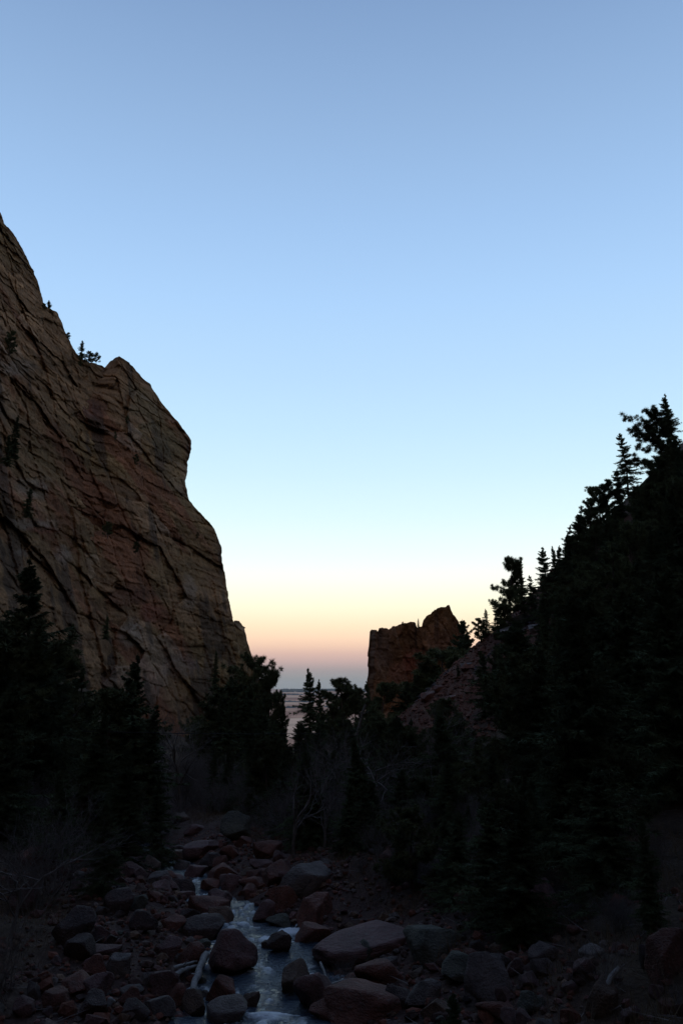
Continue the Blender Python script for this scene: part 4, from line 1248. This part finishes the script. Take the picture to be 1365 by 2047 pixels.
for row in [
    (454, 1922, 92, 76, 'mauve', 2, 'large rounded mauve boulder standing in the creek, biggest at the water'),
    (443, 1985, 58, 54, 'red', 0, 'rust-red boulder just below the large mauve boulder'),
    (458, 2024, 80, 38, 'grey', 4, 'broad grey boulder at the bottom edge beside the white riffle'),
    (388, 2015, 44, 44, 'tan', 3, 'tan block between the broad grey boulder and driftwood'),
    (351, 2001, 44, 42, 'red', 5, 'round red rock left of the tan block'),
    (318, 1970, 56, 46, 'mauve', 1, 'rounded mauve boulder behind the round red rock'),
    (320, 2020, 56, 34, 'grey', 6, 'angular grey slab at the bottom edge below the round red rock'),
    (502, 2004, 30, 30, 'tan', 7, 'upright brown stone standing in the lower pool'),
    (588, 1961, 64, 58, 'tan', 0, 'brown boulder jutting into the lower pool from the slope bank'),
    (630, 1992, 72, 66, 'mauve', 8, 'mauve boulder behind the brown jutting boulder'),
    (657, 2026, 60, 32, 'red', 2, 'low red rock at the bottom edge under the mauve boulder'),
    (561, 1889, 46, 40, 'dark', 9, 'wet dark block splitting the white riffle'),
    (533, 1890, 26, 16, 'dark', 1, 'small wet stone beside the wet dark block'),
    (410, 1858, 88, 42, 'dark', 4, 'long wet reddish boulder at the head of the upper pool'),
    (443, 1832, 48, 30, 'tan', 6, 'wedge-shaped tan rock at the top of the upper pool'),
    (435, 1800, 54, 40, 'mauve', 0, 'round mauve boulder above the wedge-shaped tan rock'),
    (455, 1770, 52, 36, 'mauve', 9, 'pale mauve block above the round mauve boulder'),
    (505, 1770, 52, 28, 'red', 8, 'low red boulder beside the pale mauve block'),
    (560, 1798, 60, 50, 'red', 1, 'smooth red egg-shaped boulder above the upper pool'),
    (612, 1770, 110, 62, 'grey', 6, 'huge sloping grey slab under the bare shrubs'),
    (624, 1832, 80, 60, 'red', 3, 'dark red block on the slope bank of the upper pool'),
    (528, 1826, 42, 36, 'mauve', 5, 'mauve rock in front of the egg-shaped boulder'),
    (563, 1843, 50, 18, 'green', 2, 'flat greenish stone at the edge of the upper pool'),
    (622, 1872, 66, 34, 'red', 10, 'smooth elongated red boulder in front of the dark red block'),
    (735, 1893, 195, 44, 'mauve', 4, 'very long pale mauve boulder lying along the slope bank'),
    (776, 1932, 40, 28, 'grey', 7, 'grey rock in front of the very long boulder'),
    (758, 1955, 92, 48, 'red', 8, 'dark red boulder below the very long boulder'),
    (723, 2016, 156, 64, 'red', 1, 'big dark red dome at the bottom edge'),
    (866, 1902, 120, 62, 'green', 9, 'mossy grey boulder at the end of the very long boulder'),
    (922, 1948, 94, 44, 'green', 2, 'greenish boulder left of the big speckled grey boulder'),
    (985, 1975, 104, 84, 'grey', 3, 'big speckled grey boulder in the slope-bank rubble'),
    (850, 1994, 64, 42, 'grey', 5, 'grey rock below the mossy boulder'),
    (880, 2025, 60, 36, 'tan', 0, 'tan rock at the bottom edge beside the seedling'),
    (800, 2000, 50, 40, 'dark', 7, 'dark block beside the big dark red dome'),
    (1000, 2030, 70, 30, 'red', 8, 'low reddish slab at the bottom edge beyond the seedling'),
    (1186, 1905, 44, 22, 'pale', 4, 'small pale elongated stone on the duff slope'),
    (1085, 1912, 54, 38, 'grey', 9, 'bluish grey block on the slope bank under spruce'),
    (1091, 1940, 44, 32, 'grey', 6, 'grey block just below the bluish grey block'),
    (1060, 1965, 40, 30, 'mauve', 0, 'mauve rock between grey blocks and dry grass'),
    (1296, 1918, 28, 48, 'grey', 7, 'upright grey stone beside the red corner boulder'),
    (1342, 1925, 92, 76, 'red', 3, 'large red boulder at the grassy corner'),
    (1214, 2010, 66, 60, 'tan', 6, 'tilted tan block in the dry grass'),
    (1060, 2015, 54, 34, 'green', 2, 'greenish rock at the bottom edge in dry grass'),
    (940, 1915, 40, 24, 'red', 5, 'red rock behind the greenish boulder'),
    (1000, 1900, 34, 20, 'tan', 10, 'tan cobble above the big speckled grey boulder'),
    (972, 1838, 24, 20, 'tan', 6, 'lone tan stone higher on the slope bank'),
    (229, 1934, 46, 36, 'pale', 6, 'pale angular block on the left cobble bank'),
    (188, 1942, 42, 40, 'red', 2, 'red rock beside the pale angular block'),
    (202, 1905, 66, 16, 'mauve', 7, 'flat mauve slab behind the pale angular block'),
    (290, 1961, 26, 22, 'pale', 3, 'small pale stone beside the rounded mauve boulder'),
    (217, 2008, 17, 18, 'white', 9, 'small white quartz stone near the bottom edge'),
    (64, 1985, 22, 34, 'grey', 7, 'upright grey shard at the dark corner of the left bank'),
    (45, 2022, 36, 34, 'mauve', 1, 'mauve rock at the bottom corner of the left bank'),
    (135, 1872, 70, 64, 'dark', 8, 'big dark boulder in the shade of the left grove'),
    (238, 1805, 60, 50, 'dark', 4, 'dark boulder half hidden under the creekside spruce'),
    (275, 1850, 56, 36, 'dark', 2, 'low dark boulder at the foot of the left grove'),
    (381, 1920, 58, 46, 'red', 5, 'red boulder touching the large mauve boulder'),
    (330, 1905, 50, 34, 'mauve', 8, 'mauve boulder behind the red one at the creek'),
    (264, 1984, 46, 18, 'grey', 4, 'flat blue-grey stone on the left cobble bank'),
    (150, 1975, 60, 34, 'red', 0, 'low red boulder in the left cobble bank'),
    (110, 2005, 50, 34, 'red', 10, 'round red rock near the dark corner'),
    (180, 1985, 66, 40, 'mauve', 3, 'mauve block in the middle of the left cobble bank'),
    (265, 2025, 50, 26, 'dark', 5, 'dark rock at the bottom edge beside the white stone'),
    (476, 1660, 66, 54, 'green', 3, 'large greenish boulder where the creek comes out of the grove'),
    (405, 1699, 70, 34, 'mauve', 4, 'flat-topped mauve boulder below the vanishing creek'),
    (423, 1726, 48, 28, 'dark', 2, 'dark boulder under the flat-topped mauve boulder'),
    (458, 1708, 34, 28, 'red', 8, 'red rock beside the flat-topped mauve boulder'),
    (488, 1683, 38, 22, 'red', 0, 'red rock at the foot of the large greenish boulder'),
    (391, 1744, 44, 22, 'mauve', 10, 'low mauve rock in the boulder jam'),
    (385, 1660, 40, 20, 'mauve', 5, 'small mauve boulder at the vanishing creek'),
    (360, 1636, 40, 18, 'tan', 9, 'tan boulder farthest along the creek'),
    (356, 1700, 34, 20, 'dark', 1, 'dark rock on the grove side of the boulder jam'),
    (365, 1775, 50, 26, 'dark', 6, 'dark slab on the left of the boulder jam'),
    (372, 1835, 44, 22, 'dark', 3, 'dark wet rock at the side channel'),
    (340, 1850, 44, 24, 'red', 8, 'reddish rock above the side channel'),
    (520, 1730, 44, 22, 'mauve', 7, 'mauve slab high in the boulder jam'),
    (495, 1748, 34, 18, 'tan', 2, 'small tan rock high in the boulder jam')]:
    boulder(*row)

# the boulder jam that hides the upper creek
jr = np.random.default_rng(83)
jobs, items = [], []
for _ in range(400):
    if len(jobs) >= 34:
        break
    y = jr.uniform(26, 41)
    x = float(xc_f(y)) + jr.uniform(-2.6, 3.2)
    wm = float(jr.uniform(.5, 1.25))
    if any((x - a) ** 2 + (y - b) ** 2 < ((r + wm * .5) * .6) ** 2 for a, b, r in placed):
        continue
    placed.append((x, y, wm * .5))
    cn_ = str(jr.choice(['mauve', 'red', 'tan', 'grey'], p=[.45, .3, .15, .1]))
    jobs.append((x, y, max(gz(x, y), float(zc_f(y)) - .2), wm, wm * jr.uniform(.55, .8), cn_, int(jr.integers(0, 12))))
    items.append((*project(x, y, 0), '%s boulder of the jam' % {'mauve': 'mauve', 'red': 'rust-red', 'tan': 'tan', 'grey': 'grey'}[cn_]))
for j, lb in zip(jobs, name_by_landmarks(items, [(405, 1699, 'flat-topped mauve boulder'), (455, 1770, 'pale mauve block'), (476, 1660, 'large greenish boulder'), (360, 1636, 'farthest tan boulder')], lambda wds, o_, nm: '%s, %s such to the %s' % (wds, o_, nm), 12)):
    boulder_at(*j, lb, jr.uniform(0, 6.28), 'boulder', 'boulders of the jam', .25)
# pale rock shelf above the red slope
for (a_, b_, w_, h_, lb) in ((1035, 1262, 62, 13, 'long pale rock shelf under the big dark pine'), (1075, 1258, 34, 12, 'shorter pale rock next to the long rock shelf'), (905, 1400, 30, 12, 'reddish block low on the red slope'), (860, 1395, 34, 14, 'reddish block at the tip of the red slope'), (935, 1335, 26, 12, 'grey block halfway up the red slope'), (880, 1378, 24, 10, 'red block near the tip of the red slope')):
    p = hit(a_, b_, d0=70)
    dist = float(np.hypot(p[0], p[1]))
    boulder_at(p[0], p[1], p[2] - .2, w_ / FPX * dist, h_ / FPX * dist * 1.4, 'pale' if 'pale' in lb else ('grey' if 'grey' in lb else 'red'), 7, lb, .1)
# cobbles between the boulders: each a rock of its own
cr = np.random.default_rng(17)
jobs, items = [], []
while len(jobs) < 270:
    y = 11.5 + 26 * cr.uniform() ** 1.35
    dd = cr.uniform(-6.5, 6.0)
    if abs(dd) < 1.0 and cr.uniform() < .85:
        continue
    x = float(xc_f(y)) + dd
    wm = float(np.clip(cr.lognormal(-1.25, .5), .12, .85))
    if any((x - a) ** 2 + (y - b) ** 2 < ((r + wm * .5) * .72) ** 2 for a, b, r in placed):
        continue
    if abs(x / y) > .44:
        continue
    placed.append((x, y, wm * .5))
    colr = str(cr.choice(['mauve', 'red', 'grey', 'tan', 'dark', 'green', 'pale'], p=[.24, .24, .2, .12, .1, .06, .04]))
    z = max(gz(x, y), float(zc_f(y)) - .15)
    sz = 'fist-sized' if wm < .22 else ('loaf-sized' if wm < .4 else 'stool-sized')
    word = {'mauve': 'mauve', 'red': 'rust-red', 'grey': 'grey', 'tan': 'tan', 'dark': 'dark', 'green': 'greenish', 'pale': 'pale'}[colr]
    qx, qy = project(x, y, z)
    items.append((qx, qy, '%s %s cobble' % (sz, word)))
    jobs.append((x, y, z, wm, wm * cr.uniform(.55, .85), colr, int(cr.integers(0, 12))))
SHORT = [(454, 1922, 'large mauve creek boulder'), (458, 2024, 'broad grey bottom-edge boulder'), (588, 1961, 'brown boulder jutting into the pool'), (560, 1798, 'smooth red egg-shaped boulder'), (735, 1890, 'very long pale mauve boulder'),
         (723, 2016, 'big dark red dome'), (985, 1975, 'big speckled grey boulder'), (1085, 1912, 'bluish grey slope block'), (1214, 2010, 'tilted tan block in grass'), (229, 1934, 'pale angular left-bank block'), (150, 1975, 'low red left-bank boulder'),
         (64, 1985, 'upright grey corner shard'), (405, 1699, 'flat-topped mauve boulder'), (612, 1770, 'huge sloping grey slab'), (866, 1902, 'mossy grey boulder'), (275, 1850, 'low dark boulder under the grove'), (972, 1838, 'lone tan slope stone')]
for j, lb in zip(jobs, name_by_landmarks(items, SHORT, lambda wds, o_, nm: '%s, %s such to the %s' % (wds, o_, nm), 12)):
    boulder_at(*j, lb, cr.uniform(0, 6.28), 'cobble', 'cobbles between the creek boulders', .3)

# gravel
gr = np.random.default_rng(19)
N = 9000
y = 11 + 34 * gr.uniform(0, 1, N) ** 1.5
dd = gr.normal(0, 3.6, N)
keep = np.abs(dd) > 1.3
y, dd = y[keep], dd[keep]
x = xc_f(y) + dd
z = ground(x, y)
ok = np.array([[1, 0, 0], [-1, 0, 0], [0, 1, 0], [0, -1, 0], [0, 0, 1], [0, 0, -.6]], float)
of = np.array([[0, 2, 4], [2, 1, 4], [1, 3, 4], [3, 0, 4], [2, 0, 5], [1, 2, 5], [3, 1, 5], [0, 3, 5]])
s = gr.uniform(.02, .085, len(x)) 
a = gr.uniform(0, 6.28, len(x))
sc3 = np.stack([s, s * gr.uniform(.6, 1, len(x)), s * gr.uniform(.4, .8, len(x))], -1)
V = ok[None] * sc3[:, None] * (1 + gr.normal(0, .2, (len(x), 6, 1)))
ca_, sa_ = np.cos(a)[:, None], np.sin(a)[:, None]
V = np.stack([V[..., 0] * ca_ - V[..., 1] * sa_, V[..., 0] * sa_ + V[..., 1] * ca_, V[..., 2]], -1) + np.stack([x, y, z + s * .25], -1)[:, None]
F = of[None] + (np.arange(len(x)) * 6)[:, None, None]
cl = np.array([RC[k] for k in ('mauve', 'red', 'grey', 'tan')])[gr.integers(0, 4, len(x))] * gr.uniform(.7, 1.3, (len(x), 1))
tag(link('gravel', np_mesh('gravel', V.reshape(-1, 3), F.reshape(-1, 3), False, np.repeat(cl, 6, 0), (M_GROUND,))), 'loose reddish gravel filling between the creek boulders', None, None, 'stuff')

# fist-sized rubble packed between the cobbles
ph = (1 + 5 ** .5) / 2
iv = unit(np.array([(-1, ph, 0), (1, ph, 0), (-1, -ph, 0), (1, -ph, 0), (0, -1, ph), (0, 1, ph), (0, -1, -ph), (0, 1, -ph), (ph, 0, -1), (ph, 0, 1), (-ph, 0, -1), (-ph, 0, 1)], float))
it = np.array([(0, 11, 5), (0, 5, 1), (0, 1, 7), (0, 7, 10), (0, 10, 11), (1, 5, 9), (5, 11, 4), (11, 10, 2), (10, 7, 6), (7, 1, 8), (3, 9, 4), (3, 4, 2), (3, 2, 6), (3, 6, 8), (3, 8, 9), (4, 9, 5), (2, 4, 11), (6, 2, 10), (8, 6, 7), (9, 8, 1)])
N = 5200
y = 11 + 32 * gr.uniform(0, 1, N) ** 1.4
dd = gr.normal(0, 3.4, N)
keep = np.abs(dd) > 1.15
y, dd = y[keep], dd[keep]
x = xc_f(y) + dd
z = ground(x, y)
s = gr.lognormal(-2.6, .45, len(x)).clip(.035, .22)
a = gr.uniform(0, 6.28, len(x))
sc3 = np.stack([s, s * gr.uniform(.6, 1, len(x)), s * gr.uniform(.5, .85, len(x))], -1)
V = iv[None] * sc3[:, None] * (1 + gr.normal(0, .16, (len(x), 12, 1)))
ca_, sa_ = np.cos(a)[:, None], np.sin(a)[:, None]
V = np.stack([V[..., 0] * ca_ - V[..., 1] * sa_, V[..., 0] * sa_ + V[..., 1] * ca_, V[..., 2]], -1) + np.stack([x, y, z + s * .35], -1)[:, None]
F = it[None] + (np.arange(len(x)) * 12)[:, None, None]
cl = np.array([RC[k] for k in ('mauve', 'red', 'grey', 'tan', 'red', 'dark')])[gr.integers(0, 6, len(x))] * gr.uniform(.7, 1.3, (len(x), 1))
tag(link('rubble', np_mesh('rubble', V.reshape(-1, 3), F.reshape(-1, 3), False, np.repeat(cl, 12, 0), (M_GROUND,))), 'fist-sized reddish rubble packed between the cobbles', None, None, 'stuff')

# scree covering the red slope
N = 9000
y = gr.uniform(90, 165, N)
x = gr.uniform(.02, .32, N) * y
z = ground(x, y)
s = gr.lognormal(-1.6, .55, N).clip(.08, 1.3)
a = gr.uniform(0, 6.28, N)
sc3 = np.stack([s, s * gr.uniform(.6, 1, N), s * gr.uniform(.4, .8, N)], -1)
V = ok[None] * sc3[:, None] * (1 + gr.normal(0, .25, (N, 6, 1)))
ca_, sa_ = np.cos(a)[:, None], np.sin(a)[:, None]
V = np.stack([V[..., 0] * ca_ - V[..., 1] * sa_, V[..., 0] * sa_ + V[..., 1] * ca_, V[..., 2]], -1) + np.stack([x, y, z + s * .2], -1)[:, None]
F = of[None] + (np.arange(N) * 6)[:, None, None]
pt = vnoise(np.stack([x / 7, y / 9, x * 0], -1), 66)[:, None]
cl = np.where(pt > .42, np.array([[.095, .07, .066]]), np.array([[.155, .066, .044]])) * gr.uniform(.55, 1.4, (N, 1))
tag(link('scree', np_mesh('scree', V.reshape(-1, 3), F.reshape(-1, 3), False, np.repeat(cl, 6, 0), (M_GROUND,))), 'broken rust-red scree covering the slope under the forest', None, None, 'stuff')

# fallen twigs and needles
N = 5200
y = 9 + 40 * gr.uniform(0, 1, N) ** 1.6
x = xc_f(y) + np.where(gr.uniform(0, 1, N) < .65, gr.uniform(2.6, 15, N), -gr.uniform(3, 13, N))
z = ground(x, y)
a = gr.uniform(0, 6.28, N)
dv = np.stack([np.cos(a), np.sin(a), gr.normal(.08, .12, N)], -1)
V1, F1 = spikes(np.stack([x, y, z + .015], -1), dv, unit(np.cross(dv, gr.normal(0, 1, (N, 3)))), gr.uniform(.15, .9, N), gr.uniform(.012, .03, N))
tag(link('fallen_twigs', np_mesh('fallen_twigs', V1, F1, False, None, (M_TWIG,))), 'grey twigs and sticks littering the banks', None, None, 'stuff')

# dry grass and duff stems
N = 90000
y = 8.5 + 50 * gr.uniform(0, 1, N) ** 1.7
dd = np.where(gr.uniform(0, 1, N) < .7, gr.uniform(3.2, 16, N), -gr.uniform(4.5, 14, N))
x = xc_f(y) + dd
tuft = vnoise(np.stack([x * .9, y * .9, x * 0], -1), 91)
keep = tuft > -.05
x, y = x[keep], y[keep]
z = ground(x, y)
n = len(x)
h = gr.uniform(.12, .6, n) * (1 + .5 * vnoise(np.stack([x * .5, y * .5, x * 0], -1), 92))
bd = np.stack([gr.normal(0, .4, n), gr.normal(0, .4, n), np.ones(n)], -1)
V1, F1 = spikes(np.stack([x, y, z - .02], -1), unit(bd), unit(np.cross(bd, gr.normal(0, 1, (n, 3)))), h, gr.uniform(.006, .014, n))
tag(link('dry_grass', np_mesh('dry_grass', V1, F1, False, None, (M_GRASS,))), 'dry brown grass and stalks on the banks', None, None, 'stuff')

# ------------------------------------------------------------------ far woods on the plain
fw = np.random.default_rng(29)
V_, F_, c0 = [], [], 0
tri = np.array([[0, 1, 4], [1, 2, 4], [2, 3, 4], [3, 0, 4]])
for (yy, n, sp, hh) in [(32000, 520, 9000, 75), (25000, 300, 7500, 40), (17000, 160, 5000, 22), (12500, 70, 3500, 16), (9000, 40, 2500, 14), (6500, 34, 1700, 13)]:
    x = fw.uniform(-sp * .35, sp * .35, n) - yy * .03
    x = x[vnoise(np.stack([x / 500, x * 0 + yy, x * 0], -1), 3) > -.35]
    y = yy + fw.normal(0, yy * .02, len(x))
    for xi, yi in zip(x, y):
        w_, h_ = fw.uniform(40, 120) * min(1, yy / 14000), hh * fw.uniform(.6, 1.3)
        V_.append(np.array([[-w_, -w_, -2], [w_, -w_, -2], [w_ * .9, w_, -2], [-w_, w_, -2], [fw.normal(0, w_ * .3), 0, h_]]) + [xi, yi, -152])
        F_.append(tri + c0)
        c0 += 5
M_WOODS = simple('far_foliage', (.05, .06, .06), .9, .01)
tag(link('far_woods', np_mesh('far_woods', np.concatenate(V_), np.concatenate(F_), False, None, (M_WOODS,))), 'low dark lines of woodland far out on the plain', None, None, 'stuff')

# ------------------------------------------------------------------ the evening air
hm = bpy.data.materials.new('evening_haze')
hm.use_nodes = True
ht = hm.node_tree
ht.nodes.remove(ht.nodes['Principled BSDF'])
pv = ht.nodes.new('ShaderNodeVolumePrincipled')
pv.inputs['Color'].default_value = (.92, .9, .93, 1)
pv.inputs['Density'].default_value = 6e-6
ht.links.new(pv.outputs[0], ht.nodes['Material Output'].inputs['Volume'])
hx, hy0, hy1, hz0, hz1 = 62000, -600, 61000, -175, 330
V = np.array([(sx, sy, sz) for sz in (hz0, hz1) for sy in (hy0, hy1) for sx in (-hx, hx)], float)
F = np.array([[0, 2, 3, 1], [4, 5, 7, 6], [0, 1, 5, 4], [2, 6, 7, 3], [0, 4, 6, 2], [1, 3, 7, 5]])
tag(link('haze', np_mesh('haze', V, F, False, None, (hm,))), 'thin evening haze over the far plain', None, None, 'stuff')
